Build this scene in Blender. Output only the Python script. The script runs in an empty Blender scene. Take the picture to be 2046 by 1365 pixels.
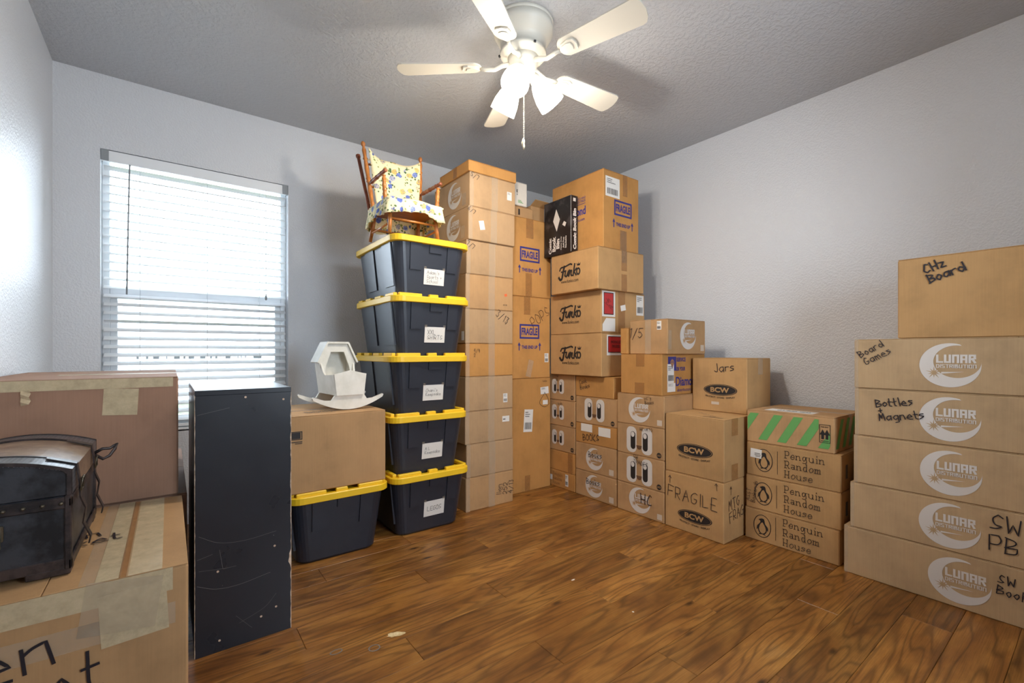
import bpy, bmesh, math, random
from mathutils import Vector, Matrix
random.seed(7)
R = math.radians
sc = bpy.context.scene
COL = sc.collection

# ------------------------------------------------------------------ camera, sky, exposure
CAM_H = 1.06
cam_d = bpy.data.cameras.new('camera'); cam = bpy.data.objects.new('camera', cam_d); COL.objects.link(cam)
cam_d.sensor_width = 36.0; cam_d.lens = 909 / 2046 * 36.0
cam_d.shift_y = 20.5 / 2046
cam_d.clip_start = 0.02
cam.location = (0, 0, CAM_H); cam.rotation_euler = (R(90), 0, R(-37))
sc.camera = cam
vs = sc.view_settings
vs.view_transform = 'Standard'; vs.look = 'None'; vs.gamma = 1.0; vs.use_curve_mapping = False
vs.exposure = 0.2

SKY = 18.0
LAMP_SHADE = 9.0
BULB_W = 21.0
world = bpy.data.worlds.new('sky'); sc.world = world; world.use_nodes = True
bg = world.node_tree.nodes['Background']
bg.inputs[0].default_value = (0.74, 0.87, 1.0, 1); bg.inputs[1].default_value = SKY

# room extents (metres)
XL, XR, YB, YF, ZC = -0.50, 3.16, 3.432, -1.0, 2.623
WX0, WX1, WZ0, WZ1 = -0.309, 0.655, 0.585, 2.205      # window opening

pd = bpy.data.lights.new('window_portal', 'AREA'); pd.shape = 'RECTANGLE'
pd.size = WX1 - WX0; pd.size_y = WZ1 - WZ0; pd.cycles.is_portal = True
po = bpy.data.objects.new('window_portal', pd); COL.objects.link(po)
po.location = ((WX0 + WX1) / 2, YB + 0.13, (WZ0 + WZ1) / 2); po.rotation_euler = (R(-90), 0, 0)
VX0, VX1, VZ0, VZ1 = 0.95, 1.80, 0.95, 2.20           # second window, unseen, added behind the camera for daylight fill
pd2 = pd.copy(); pd2.size = VX1 - VX0; pd2.size_y = VZ1 - VZ0
po2 = bpy.data.objects.new('window_portal', pd2); COL.objects.link(po2)
po2.location = ((VX0 + VX1) / 2, YF - 0.13, (VZ0 + VZ1) / 2); po2.rotation_euler = (R(90), 0, 0)

# ------------------------------------------------------------------ materials
def lin(r, g, b):
    f = lambda c: (c / 255 / 12.92) if c <= 10 else (((c / 255) + .055) / 1.055) ** 2.4
    return (f(r), f(g), f(b), 1)
class NT:
    def __init__(s, name):
        s.m = bpy.data.materials.new(name); s.m.use_nodes = True; s.t = s.m.node_tree; s.n = s.t.nodes
        s.p = s.n['Principled BSDF']; s.out = s.n['Material Output']
    def new(s, typ, **k):
        nd = s.n.new(typ)
        for a, v in k.items():
            if a.startswith('i_'): nd.inputs[int(a[2:])].default_value = v
            else: setattr(nd, a, v)
        return nd
    def link(s, a, b): s.t.links.new(a, b)
    def inp(s, name, v): s.p.inputs[name].default_value = v
    def coord(s, out='Object', scale=(1, 1, 1), rot=(0, 0, 0)):
        tc = s.new('ShaderNodeTexCoord'); mp = s.new('ShaderNodeMapping')
        mp.inputs['Scale'].default_value = scale; mp.inputs['Rotation'].default_value = rot
        s.link(tc.outputs[out], mp.inputs['Vector']); return mp.outputs[0]
    def noise(s, vec, scale, detail=3, rough=.5, dist=0):
        nd = s.new('ShaderNodeTexNoise'); nd.inputs['Scale'].default_value = scale; nd.inputs['Detail'].default_value = detail
        nd.inputs['Roughness'].default_value = rough; nd.inputs['Distortion'].default_value = dist
        if vec: s.link(vec, nd.inputs['Vector'])
        return nd.outputs['Fac']
    def ramp(s, fac, stops):
        r = s.new('ShaderNodeValToRGB'); e = r.color_ramp.elements
        while len(e) < len(stops): e.new(.5)
        for q, (p, c) in zip(e, stops): q.position = p; q.color = c if len(c) == 4 else (*c, 1)
        s.link(fac, r.inputs[0]); return r.outputs[0]
    def mix(s, fac, a, b, blend='MIX'):
        m = s.new('ShaderNodeMix', data_type='RGBA', blend_type=blend)
        for sock, v in ((m.inputs[0], fac), (m.inputs[6], a), (m.inputs[7], b)):
            if hasattr(v, 'is_linked') or isinstance(v, bpy.types.NodeSocket): s.link(v, sock)
            else: sock.default_value = v
        return m.outputs[2]
    def math(s, op, a, b=0.0, c=0.0):
        m = s.new('ShaderNodeMath', operation=op)
        for sock, v in zip(m.inputs, (a, b, c)):
            if isinstance(v, bpy.types.NodeSocket): s.link(v, sock)
            else: sock.default_value = v
        return m.outputs[0]
    def bump(s, h, strength, dist=.01):
        b = s.new('ShaderNodeBump'); b.inputs['Strength'].default_value = strength; b.inputs['Distance'].default_value = dist
        s.link(h, b.inputs['Height']); s.link(b.outputs[0], s.p.inputs['Normal'])

def m_plain(name, c, rough=.6, metal=0, spec=.5, bump=0, bscale=60):
    t = NT(name); t.inp('Base Color', c); t.inp('Roughness', rough); t.inp('Metallic', metal); t.inp('Specular IOR Level', spec)
    if bump: t.bump(t.noise(t.coord(), bscale, 3), bump, .002)
    return t.m
def m_card(name, c, var=.12, rough=.8):
    t = NT(name); v = t.coord()
    dark = tuple(x * .80 for x in c[:3]) + (1,); lite = tuple(min(1, x * 1.10) for x in c[:3]) + (1,)
    col = t.ramp(t.noise(v, 5, 5, .6), [(.3, dark), (.5, c), (.72, lite)])
    fl = t.noise(t.coord(scale=(220, 220, 6)), 1, 2)                   # faint corrugation
    col = t.mix(.10, col, t.ramp(fl, [(.35, tuple(x * .6 for x in c[:3]) + (1,)), (.65, lite)]))
    oi = t.new('ShaderNodeObjectInfo')
    hs = t.new('ShaderNodeHueSaturation'); t.link(col, hs.inputs['Color'])
    t.link(t.math('MULTIPLY_ADD', oi.outputs['Random'], var, 1 - var / 2), hs.inputs['Value'])
    t.link(hs.outputs[0], t.p.inputs['Base Color']); t.inp('Roughness', rough); t.inp('Specular IOR Level', .3)
    t.bump(fl, .08, .001); return t.m
def m_wall(name, c, strength=.35, scale=95):
    t = NT(name); v = t.coord(); t.inp('Base Color', c); t.inp('Roughness', .42); t.inp('Specular IOR Level', .45)
    n = t.noise(v, scale, 2, .5); n2 = t.noise(v, scale * .35, 2, .5)
    h = t.math('ADD', t.ramp(n, [(.42, (0, 0, 0)), (.6, (1, 1, 1))]), n2)
    t.bump(h, strength, .004); return t.m
def m_wood_floor():
    t = NT('floor_wood')
    oi = t.new('ShaderNodeObjectInfo'); tc = t.new('ShaderNodeTexCoord')
    add = t.new('ShaderNodeVectorMath', operation='ADD'); t.link(tc.outputs['Object'], add.inputs[0])
    cmb = t.new('ShaderNodeCombineXYZ'); t.link(t.math('MULTIPLY', oi.outputs['Random'], 37.0), cmb.inputs[0]); t.link(t.math('MULTIPLY', oi.outputs['Random'], 91.0), cmb.inputs[1])
    t.link(cmb.outputs[0], add.inputs[1])
    def mp(s):
        m = t.new('ShaderNodeMapping'); m.inputs['Scale'].default_value = s; t.link(add.outputs[0], m.inputs['Vector']); return m.outputs[0]
    blotch = t.noise(mp((2.2, 5.5, 1)), 1.3, 4, .6, .4)
    # cathedral grain: contours of a slow stretched noise field
    field = t.noise(mp((.95, 8, 1)), 1.0, 2, .45, .2)
    rings = t.math('PINGPONG', t.math('MULTIPLY', field, 26.0), 1.0)
    fine = t.noise(mp((7, 260, 1)), 1, 3, .6)
    base = t.ramp(blotch, [(.25, lin(112, 68, 30)), (.45, lin(156, 102, 46)), (.62, lin(184, 128, 62)), (.8, lin(196, 148, 88))])
    base = t.mix(t.math('MULTIPLY', t.ramp(rings, [(.45, (0, 0, 0)), (.95, (1, 1, 1))]), .52), base, lin(66, 38, 19))
    base = t.mix(t.math('MULTIPLY', t.ramp(fine, [(.42, (0, 0, 0)), (.68, (1, 1, 1))]), .40), base, lin(94, 58, 28))
    kn = t.new('ShaderNodeTexVoronoi', feature='F1'); kn.inputs['Scale'].default_value = 1.0; t.link(mp((2.6, 7.0, 1)), kn.inputs['Vector'])
    base = t.mix(t.ramp(kn.outputs['Distance'], [(.03, (.85, .85, .85)), (.1, (0, 0, 0))]), base, lin(50, 26, 14))
    hs = t.new('ShaderNodeHueSaturation'); t.link(base, hs.inputs['Color']); t.link(t.math('MULTIPLY_ADD', oi.outputs['Random'], .34, .68), hs.inputs['Value'])
    t.link(hs.outputs[0], t.p.inputs['Base Color'])
    t.link(t.math('MULTIPLY_ADD', fine, .25, .20), t.p.inputs['Roughness']); t.inp('Specular IOR Level', .45)
    t.bump(t.math('ADD', fine, t.math('MULTIPLY', rings, .4)), .12, .001); return t.m
def m_wood(name, a, b, axis=(3, 40, 3), rough=.35):
    t = NT(name); f = t.noise(t.coord(scale=axis), 3, 4, .6, .3)
    t.link(t.ramp(f, [(.3, a), (.7, b)]), t.p.inputs['Base Color']); t.inp('Roughness', rough); return t.m
def m_alpha(name, c, alpha, rough=.15):
    t = NT(name); t.inp('Base Color', c); t.inp('Roughness', rough); t.inp('Alpha', alpha)
    v = t.coord(); n = t.noise(v, 30, 4, .7)
    t.link(t.math('MULTIPLY_ADD', n, alpha * .9, alpha * .55), t.p.inputs['Alpha']); t.bump(n, .25, .004); return t.m
def m_emit(name, c, s):
    t = NT(name); t.inp('Base Color', (.9, .9, .9, 1)); t.inp('Emission Color', c); t.inp('Emission Strength', s); return t.m
def m_glass():
    t = NT('window_glass'); tr = t.new('ShaderNodeBsdfTransparent'); gl = t.new('ShaderNodeBsdfGlossy'); gl.inputs['Roughness'].default_value = .02
    fr = t.new('ShaderNodeFresnel'); fr.inputs['IOR'].default_value = 1.45; mx = t.new('ShaderNodeMixShader')
    t.link(fr.outputs[0], mx.inputs[0]); t.link(tr.outputs[0], mx.inputs[1]); t.link(gl.outputs[0], mx.inputs[2]); t.link(mx.outputs[0], t.out.inputs[0]); return t.m
def m_floral():
    t = NT('floral_fabric'); v = t.coord(scale=(1, 1, 1))
    wob = t.noise(v, 40, 2); col = lin(236, 222, 178)
    vo = t.new('ShaderNodeTexVoronoi', feature='F1'); vo.inputs['Scale'].default_value = 19; vo.inputs['Randomness'].default_value = .9; t.link(v, vo.inputs['Vector'])
    sep = t.new('ShaderNodeSeparateColor'); t.link(vo.outputs['Color'], sep.inputs[0])
    d = t.math('ADD', vo.outputs['Distance'], t.math('MULTIPLY', wob, .35))
    vl = t.new('ShaderNodeTexVoronoi', feature='F1'); vl.inputs['Scale'].default_value = 46; t.link(v, vl.inputs['Vector'])
    dl = t.math('ADD', vl.outputs['Distance'], t.math('MULTIPLY', t.noise(v, 80, 2), .4))
    nearfl = t.ramp(d, [(.75, (1, 1, 1)), (.9, (0, 0, 0))])
    leaf = t.math('MULTIPLY', t.ramp(dl, [(.52, (1, 1, 1)), (.58, (0, 0, 0))]), nearfl)
    c1 = t.mix(leaf, col, t.ramp(sep.outputs[1], [(.4, lin(70, 98, 62)), (.7, lin(136, 144, 80))]))
    fcol = t.ramp(sep.outputs[0], [(.30, lin(92, 110, 178)), (.5, lin(150, 165, 210)), (.62, lin(232, 205, 110)), (.9, lin(214, 178, 96))])
    pet = t.noise(v, 150, 2)
    fcol = t.mix(t.ramp(pet, [(.5, (0, 0, 0)), (.6, (.75, .75, .75))]), fcol, lin(66, 76, 140))
    c2 = t.mix(t.ramp(d, [(.47, (1, 1, 1)), (.54, (0, 0, 0))]), c1, fcol)
    t.link(c2, t.p.inputs['Base Color']); t.inp('Roughness', .9); return t.m
def m_black_paint():
    t = NT('black_paint'); v = t.coord()
    t.inp('Base Color', lin(40, 43, 50)); t.inp('Specular IOR Level', .5)
    t.link(t.math('MULTIPLY_ADD', t.noise(v, 7, 3), .22, .20), t.p.inputs['Roughness'])
    sp = t.noise(v, 120, 1); col = t.mix(t.ramp(sp, [(.84, (0, 0, 0)), (.86, (1, 1, 1))]), lin(40, 43, 50), lin(150, 145, 140))
    t.link(col, t.p.inputs['Base Color']); return t.m
def m_weave():
    t = NT('woven_leather'); v = t.coord(rot=(0, 0, R(45)))
    ck = t.new('ShaderNodeTexChecker'); ck.inputs['Scale'].default_value = 180; t.link(v, ck.inputs['Vector'])
    t.link(t.mix(ck.outputs['Fac'], lin(44, 46, 52), lin(92, 95, 102)), t.p.inputs['Base Color']); t.inp('Roughness', .3)
    t.bump(ck.outputs['Fac'], .6, .003); return t.m
def m_blotch(name, a, b, scale, rough, bump=.2, sharp=(.4, .6)):
    t = NT(name); n = t.noise(t.coord(), scale, 5, .65)
    t.link(t.ramp(n, [(sharp[0], a), (sharp[1], b)]), t.p.inputs['Base Color']); t.inp('Roughness', rough)
    if bump: t.bump(n, bump, .003)
    return t.m

M = dict(
    wall=m_wall('wall_paint', lin(219, 221, 225)), ceil=m_wall('ceiling_paint', lin(190, 192, 196), .45, 60),
    floor=m_wood_floor(), subfloor=m_plain('subfloor', lin(40, 26, 16), .9),
    white=m_plain('white_trim', lin(236, 238, 240), .4), vinyl=m_plain('window_vinyl', lin(232, 234, 236), .35),
    slat=m_plain('blind_slat', lin(240, 243, 246), .35), cord=m_plain('blind_cord', lin(200, 205, 208), .6), wand=m_plain('blind_wand', lin(150, 155, 158), .3),
    glass=m_glass(), ground=m_plain('lawn_ground', lin(104, 112, 84), .95, bump=.3),
    kraft=m_card('kraft', lin(190, 149, 100)), kraft_o=m_card('kraft_orange', lin(194, 141, 80)), kraft_g=m_card('kraft_grey', lin(186, 152, 114)),
    kraft_p=m_card('kraft_pale', lin(190, 160, 122)), kraft_d=m_card('kraft_dull', lin(188, 148, 104)), kraft_b=m_card('kraft_brown', lin(158, 122, 100)),
    kraft_w=m_card('kraft_white', lin(222, 214, 202)), kraft_in=m_card('kraft_edge', lin(214, 178, 128)),
    tape=m_alpha('clear_tape', lin(226, 206, 178), .20), tape_b=m_alpha('brown_tape', lin(192, 138, 84), .32), tape_m=m_alpha('masking_tape', lin(224, 204, 166), .62, .4),
    paper=m_plain('label_paper', lin(232, 228, 222), .7), print_w=m_plain('white_ink', lin(218, 211, 204), .7), print_s=m_plain('pale_ink', lin(208, 192, 174), .7), screen=m_alpha('insect_mesh', lin(60, 62, 64), .42, .8), ink=m_plain('black_ink', lin(38, 34, 34), .6),
    ink_g=m_plain('grey_ink', lin(96, 90, 86), .7), blue=m_plain('blue_ink', lin(52, 50, 128), .6), red=m_plain('red_film', lin(186, 44, 44), .35),
    green=m_plain('green_ink', lin(104, 168, 92), .7), brownink=m_plain('brown_ink', lin(104, 72, 48), .7), marker=m_plain('marker_ink', lin(36, 32, 40), .5),
    orange=m_plain('orange_dot', lin(232, 110, 60), .7), kraftink=m_plain('unprinted_kraft', lin(190, 160, 122), .8),
    tote=m_plain('tote_plastic', lin(46, 50, 60), .36, bump=.06, bscale=300), lid=m_plain('lid_plastic', lin(246, 200, 38), .42), lidin=m_plain('lid_recess', lin(40, 42, 46), .5),
    blackcab=m_black_paint(), chip=m_blotch('chipped_board', lin(190, 160, 130), lin(226, 206, 184), 60, .9), scratch=m_plain('scratch_line', lin(120, 118, 116), .8),
    fanw=m_plain('fan_enamel', lin(232, 226, 212), .35), blade=m_plain('fan_blade', lin(216, 211, 198), .45), shade=m_emit('lamp_glass', (1.0, .93, .82, 1), LAMP_SHADE),
    chain=m_plain('pull_chain', lin(225, 215, 190), .3, .4), metal=m_plain('dull_metal', lin(120, 112, 96), .4, .8),
    maple=m_wood('maple_wood', lin(150, 84, 36), lin(206, 134, 66)), maple_d=m_wood('reddish_wood', lin(120, 62, 40), lin(164, 92, 60)), floral=m_floral(),
    cradle=m_blotch('cradle_paint', lin(226, 222, 210), lin(238, 234, 224), 9, .55, .05),
    chest=m_blotch('chest_wood', lin(24, 25, 29), lin(58, 60, 66), 14, .38, .25), leather=m_blotch('dark_leather', lin(30, 26, 28), lin(66, 54, 52), 26, .4, .3),
    panel=m_blotch('chest_leather_panel', lin(116, 92, 74), lin(150, 126, 104), 20, .32, .15), weave=m_weave(),
    binblack=m_blotch('dark_print', lin(22, 20, 24), lin(92, 86, 86), 9, .35, 0, (.52, .8)), bookwhite=m_plain('bin_white', lin(222, 214, 206), .5), spot=m_blotch('putty_spot', lin(206, 178, 128), lin(232, 214, 170), 40, .7),
)

# ------------------------------------------------------------------ mesh helpers
def link(o, parent=None):
    COL.objects.link(o)
    if parent: o.parent = parent
    return o
def mobj(name, verts, faces, mat, parent=None, smooth=False):
    me = bpy.data.meshes.new(name); me.from_pydata([tuple(v) for v in verts], [], faces); me.update()
    if mat: me.materials.append(M[mat] if isinstance(mat, str) else mat)
    if smooth: me.polygons.foreach_set('use_smooth', [True] * len(me.polygons))
    return link(bpy.data.objects.new(name, me), parent)
def bobj(name, bm, mat, parent=None, smooth=False):
    bmesh.ops.recalc_face_normals(bm, faces=bm.faces)
    me = bpy.data.meshes.new(name); bm.to_mesh(me); bm.free()
    if mat: me.materials.append(M[mat])
    if smooth: me.polygons.foreach_set('use_smooth', [True] * len(me.polygons))
    return link(bpy.data.objects.new(name, me), parent)
def bmbox(bm, x0, x1, y0, y1, z0, z1, mtx=None):
    vs_ = [bm.verts.new(p) for p in ((x0, y0, z0), (x1, y0, z0), (x1, y1, z0), (x0, y1, z0), (x0, y0, z1), (x1, y0, z1), (x1, y1, z1), (x0, y1, z1))]
    for f in ((0, 3, 2, 1), (4, 5, 6, 7), (0, 1, 5, 4), (1, 2, 6, 5), (2, 3, 7, 6), (3, 0, 4, 7)): bm.faces.new([vs_[i] for i in f])
    if mtx: bmesh.ops.transform(bm, matrix=mtx, verts=vs_)
    return vs_
def boxo(name, x0, x1, y0, y1, z0, z1, mat, parent=None, bev=0.0, seg=1, mtx=None):
    bm = bmesh.new(); bmbox(bm, x0, x1, y0, y1, z0, z1, mtx)
    if bev: bmesh.ops.bevel(bm, geom=bm.edges[:], offset=bev, segments=seg, affect='EDGES', profile=.5)
    return bobj(name, bm, mat, parent)
def thing(name, label, cat, loc=(0, 0, 0), rz=0, group=None):
    o = bpy.data.objects.new(name, None); o.empty_display_size = .05; COL.objects.link(o)
    o.location = loc; o.rotation_euler = (0, 0, rz); o['label'] = label; o['category'] = cat
    if group: o['group'] = group
    return o
def struct(o, label=None):
    o['kind'] = 'structure'
    if label: o['label'] = label
    return o
def lathe_vf(p0, p1, prof, n=14):
    """prof: (t 0..1 along p0->p1, radius)"""
    p0, p1 = Vector(p0), Vector(p1); ax = (p1 - p0); L = ax.length; ax.normalize()
    q = Vector((0, 0, 1)).rotation_difference(ax); vv, ff = [], []
    for t, r in prof:
        for k in range(n):
            a = 2 * math.pi * k / n; vv.append(p0 + q @ Vector((r * math.cos(a), r * math.sin(a), t * L)))
    m = len(prof)
    for i in range(m - 1):
        for k in range(n): ff.append((i * n + k, i * n + (k + 1) % n, (i + 1) * n + (k + 1) % n, (i + 1) * n + k))
    ff.append(tuple(reversed(range(n)))); ff.append(tuple((m - 1) * n + k for k in range(n)))
    return vv, ff
def lathe(name, p0, p1, prof, mat, parent=None, n=14):
    return mobj(name, *lathe_vf(p0, p1, prof, n), mat, parent, True)
def rod(name, p0, p1, r, mat, parent=None, n=10): return lathe(name, p0, p1, [(0, r), (1, r)], mat, parent, n)
def tube_vf(pts, r, n=8, closed=False):
    pts = [Vector(p) for p in pts]; vv, ff = [], []; N = len(pts); up = Vector((0, 0, 1))
    for i, p in enumerate(pts):
        t = (pts[(i + 1) % N if closed else min(i + 1, N - 1)] - pts[i - 1 if (i or closed) else 0]).normalized()
        a = t.cross(up)
        if a.length < .1: a = t.cross(Vector((1, 0, 0)))
        a.normalize(); b = t.cross(a)
        rr = r[i] if isinstance(r, (list, tuple)) else r
        for k in range(n):
            w = 2 * math.pi * k / n; vv.append(p + a * (rr * math.cos(w)) + b * (rr * math.sin(w)))
    for i in range(N if closed else N - 1):
        j = (i + 1) % N
        for k in range(n): ff.append((i * n + k, i * n + (k + 1) % n, j * n + (k + 1) % n, j * n + k))
    if not closed: ff.append(tuple(reversed(range(n)))); ff.append(tuple((N - 1) * n + k for k in range(n)))
    return vv, ff
def tube(name, pts, r, mat, parent=None, n=8, closed=False): return mobj(name, *tube_vf(pts, r, n, closed), mat, parent, True)
def strap(name, pts, w, th, side, mat, parent=None):
    """flat band along pts, width w along vector side"""
    pts = [Vector(p) for p in pts]; side = Vector(side).normalized(); vv, ff = [], []
    for i, p in enumerate(pts):
        t = (pts[min(i + 1, len(pts) - 1)] - pts[max(i - 1, 0)]).normalized(); n = t.cross(side).normalized() * th / 2
        for a, b in ((-1, -1), (1, -1), (1, 1), (-1, 1)): vv.append(p + side * (a * w / 2) + n * b)
    for i in range(len(pts) - 1):
        for k in range(4): ff.append((i * 4 + k, i * 4 + (k + 1) % 4, i * 4 + 4 + (k + 1) % 4, i * 4 + 4 + k))
    ff.append((3, 2, 1, 0)); e = 4 * (len(pts) - 1); ff.append((e, e + 1, e + 2, e + 3))
    return mobj(name, vv, ff, mat, parent)
def extrude_poly(name, pts2, axis, d0, d1, mat, parent=None):
    """pts2 in the plane normal to axis ('x': (y,z), 'y': (x,z), 'z': (x,y))"""
    def P(a, b, d): return {'x': (d, a, b), 'y': (a, d, b), 'z': (a, b, d)}[axis]
    n = len(pts2); vv = [P(a, b, d0) for a, b in pts2] + [P(a, b, d1) for a, b in pts2]
    bm = bmesh.new(); vs_ = [bm.verts.new(v) for v in vv]
    bm.faces.new(vs_[:n]); bm.faces.new(vs_[n:])
    for i in range(n): bm.faces.new((vs_[i], vs_[(i + 1) % n], vs_[n + (i + 1) % n], vs_[n + i]))
    return bobj(name, bm, mat, parent)

# ------------------------------------------------------------------ flat print: 2-D shapes as (verts, faces)
def catmull(pts, n=5):
    out = []; P = [Vector(p) for p in pts]
    def sharp(i):
        a = P[i] - P[i - 1]; b = P[i + 1] - P[i]
        return a.length < 1e-6 or b.length < 1e-6 or a.angle(b) > 1.25
    for i in range(len(P) - 1):
        p1, p2 = P[i], P[i + 1]
        p0 = P[i - 1] if i > 0 and not sharp(i) else p1 * 2 - p2 if i == 0 or True and sharp(i) else p1
        p3 = P[i + 2] if i + 2 < len(P) and not sharp(i + 1) else p2 * 2 - p1
        for k in range(n):
            t = k / n
            out.append(.5 * ((2 * p1) + (p2 - p0) * t + (2 * p0 - 5 * p1 + 4 * p2 - p3) * t * t + (3 * p1 - p0 - 3 * p2 + p3) * t ** 3))
    out.append(P[-1]); return out
def ribbon(pts, w, closed=False):
    P = [Vector(p[:2]) for p in pts]; N = len(P); vv, ff = [], []
    for i, p in enumerate(P):
        a = P[(i + 1) % N if closed else min(i + 1, N - 1)]; b = P[i - 1 if (closed or i) else 0]; t = (a - b)
        if t.length < 1e-9: t = Vector((1, 0))
        t.normalize(); n = Vector((-t.y, t.x)) * w / 2
        q = p - t * w / 2 if (i == 0 and not closed) else p + t * w / 2 if (i == N - 1 and not closed) else p
        vv += [q + n, q - n]
    for i in range(N if closed else N - 1):
        j = (i + 1) % N; ff.append((2 * i, 2 * i + 1, 2 * j + 1, 2 * j))
    return [tuple(v) for v in vv], ff
def merge(*shapes):
    vv, ff = [], []
    for v, f in shapes: o = len(vv); vv += list(v); ff += [tuple(i + o for i in q) for q in f]
    return vv, ff
def poly(*pts): return [tuple(p) for p in pts], [tuple(range(len(pts)))]
def rect(x0, y0, x1, y1): return poly((x0, y0), (x1, y0), (x1, y1), (x0, y1))
def ell(cx, cy, rx, ry, n=28, a0=0, a1=360): return poly(*[(cx + rx * math.cos(R(a0 + (a1 - a0) * k / n)), cy + ry * math.sin(R(a0 + (a1 - a0) * k / n))) for k in range(n if a1 - a0 == 360 else n + 1)])
def ellring(cx, cy, rx, ry, w, n=32): return ribbon([(cx + rx * math.cos(2 * math.pi * k / n), cy + ry * math.sin(2 * math.pi * k / n)) for k in range(n)], w, True)
def frame(x0, y0, x1, y1, w): return merge(rect(x0, y0, x1, y0 + w), rect(x0, y1 - w, x1, y1), rect(x0, y0 + w, x0 + w, y1 - w), rect(x1 - w, y0 + w, x1, y1 - w))
def xf(s, sx=1, sy=None, dx=0, dy=0, rot=0, shear=0):
    sy = sx if sy is None else sy; c, n = math.cos(R(rot)), math.sin(R(rot)); out = []
    for x, y in s[0]:
        x, y = x * sx + shear * y * sy, y * sy
        out.append((x * c - y * n + dx, x * n + y * c + dy))
    return out, s[1]
def bounds(s): xs = [v[0] for v in s[0]]; ys = [v[1] for v in s[0]]; return min(xs), min(ys), max(xs), max(ys)
def put(s, cx, cy, w=None, h=None, rot=0):
    """scale to width w and/or height h, centre at cx,cy, then rotate"""
    a, b, c, d = bounds(s); sx = w / (c - a) if w else None; sy = h / (d - b) if h else None
    sx = sx or sy; sy = sy or sx
    return xf(xf(s, 1, 1, -(a + c) / 2, -(b + d) / 2), sx, sy, cx, cy, rot)
_tc = {}
def text(t, bold=0.0, shear=0.0, space=1.0):
    k = (t, bold, shear, space)
    if k not in _tc:
        cu = bpy.data.curves.new('t', 'FONT'); cu.body = t; cu.size = 1; cu.offset = bold; cu.shear = shear; cu.space_character = space; cu.resolution_u = 3; cu.fill_mode = 'BOTH'
        o = bpy.data.objects.new('t', cu); COL.objects.link(o); dg = bpy.context.evaluated_depsgraph_get(); dg.update()
        me = o.evaluated_get(dg).to_mesh(); _tc[k] = ([(v.co.x, v.co.y) for v in me.vertices], [tuple(p.vertices) for p in me.polygons])
        bpy.data.objects.remove(o); bpy.data.curves.remove(cu)
    return _tc[k]
HAND = {'A': '02 39 62|15 55', 'B': '02 09|09 48 47 05|05 55 53 02', 'C': '58 39 16 04 22 53', 'D': '02 09|09 47 54 32 02', 'E': '59 09 02 52|05 45', 'F': '59 09 02|06 46',
        'G': '58 39 06 03 32 54 55 35', 'H': '02 09|52 59|05 55', 'I': '12 19', 'J': '59 53 32 13', 'K': '02 09|59 05 52', 'L': '09 02 52', 'M': '02 19 34 59 62', 'N': '02 09 52 59',
        'O': '29 06 03 32 54 57 29', 'P': '02 09 49 57 45 05', 'R': '02 09 49 57 45 05|25 52', 'S': '58 39 17 25 54 33 03', 'T': '09 69|39 32', 'U': '09 03 32 53 59', 'W': '09 12 36 52 69',
        'X': '02 59|09 52', 'Z': '09 59 02 52', '1': '18 29 22', '2': '07 29 48 45 02 52', '3': '09 49 26 45 32 03', '4': '39 05 55|42 49', '5': '59 19 06 36 54 22 03', '6': '49 15 03 32 54 25 04', '7': '09 59 22', '9': '57 29 06 25 57 42',
        '/': '01 59', '+': '37 33|15 55', "'": '29 27', '$': '58 38 17 25 54 33 03|39 31', '#': '12 29|42 59|04 64|07 67', '-': '05 45', '.': '12 13', '&': '52 08 29 38 04 22 54',
        'a': '56 26 04 22 54|56 52', 'b': '09 02 32 54 36 05', 'c': '56 26 04 22 52', 'd': '59 52|54 26 04 22 54', 'e': '04 54 36 15 03 22 52', 'g': '56 26 04 22 54|56 50 20', 'h': '09 02|05 36 52', 'i': '16 12|18 19', 'k': '09 02|46 04 42',
        'l': '19 12', 'm': '06 02|05 26 32|35 56 62', 'n': '06 02|05 26 46 52', 'o': '26 04 22 44 36 26', 'p': '06 00|05 36 54 32 03', 'r': '06 02|05 26 46', 's': '46 16 05 44 33 02', 't': '19 13 32|06 36', 'u': '06 03 22 44|46 42', 'w': '06 12 25 32 46', 'x': '06 42|46 02', 'y': '06 23|46 20 00', 'z': '06 46 02 42', 'f': '49 28 22|06 36', ' ': ''}
SLAB = {'P': '12 19|19 59 67 55 15|02 32|09 19', 'e': '14 64 56 36 14 22 42 63', 'n': '16 12|15 36 56 62|02 22|52 72|06 16', 'g': '56 26 14 22 43 56|56 61 40 10|56 76', 'u': '16 13 32 52 64|66 62|06 16|56 66|62 72', 'i': '26 22|12 32|16 26|28 29',
        'R': '12 19|19 59 67 55 15|45 62|02 32|09 19|62 72', 'a': '16 46 56 52|54 24 13 22 42 54|52 62', 'd': '59 52|56 26 14 22 42 54|49 59|52 62', 'o': '36 14 22 42 64 56 36', 'm': '16 12|15 36 46 42|45 66 76 72|02 22|32 52|62 82|06 16', 'H': '12 19|62 69|15 65|02 22|09 29|52 72|59 79', 's': '56 26 15 54 43 12|56 55|12 13'}
BLOCK = {'L': '09 02 52', 'U': '09 02 52 59', 'N': '02 09 59 52', 'A': '02 09 59 52|05 55', 'R': '02 09 59 56 05|35 52', 'D': '02 09 49 57 54 42 02', 'I': '02 09', 'S': '59 09 06 55 52 02', 'T': '09 59|32 39', 'B': '02 09 49 47 06|06 55 52 02', 'O': '02 09 59 52 02'}
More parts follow.
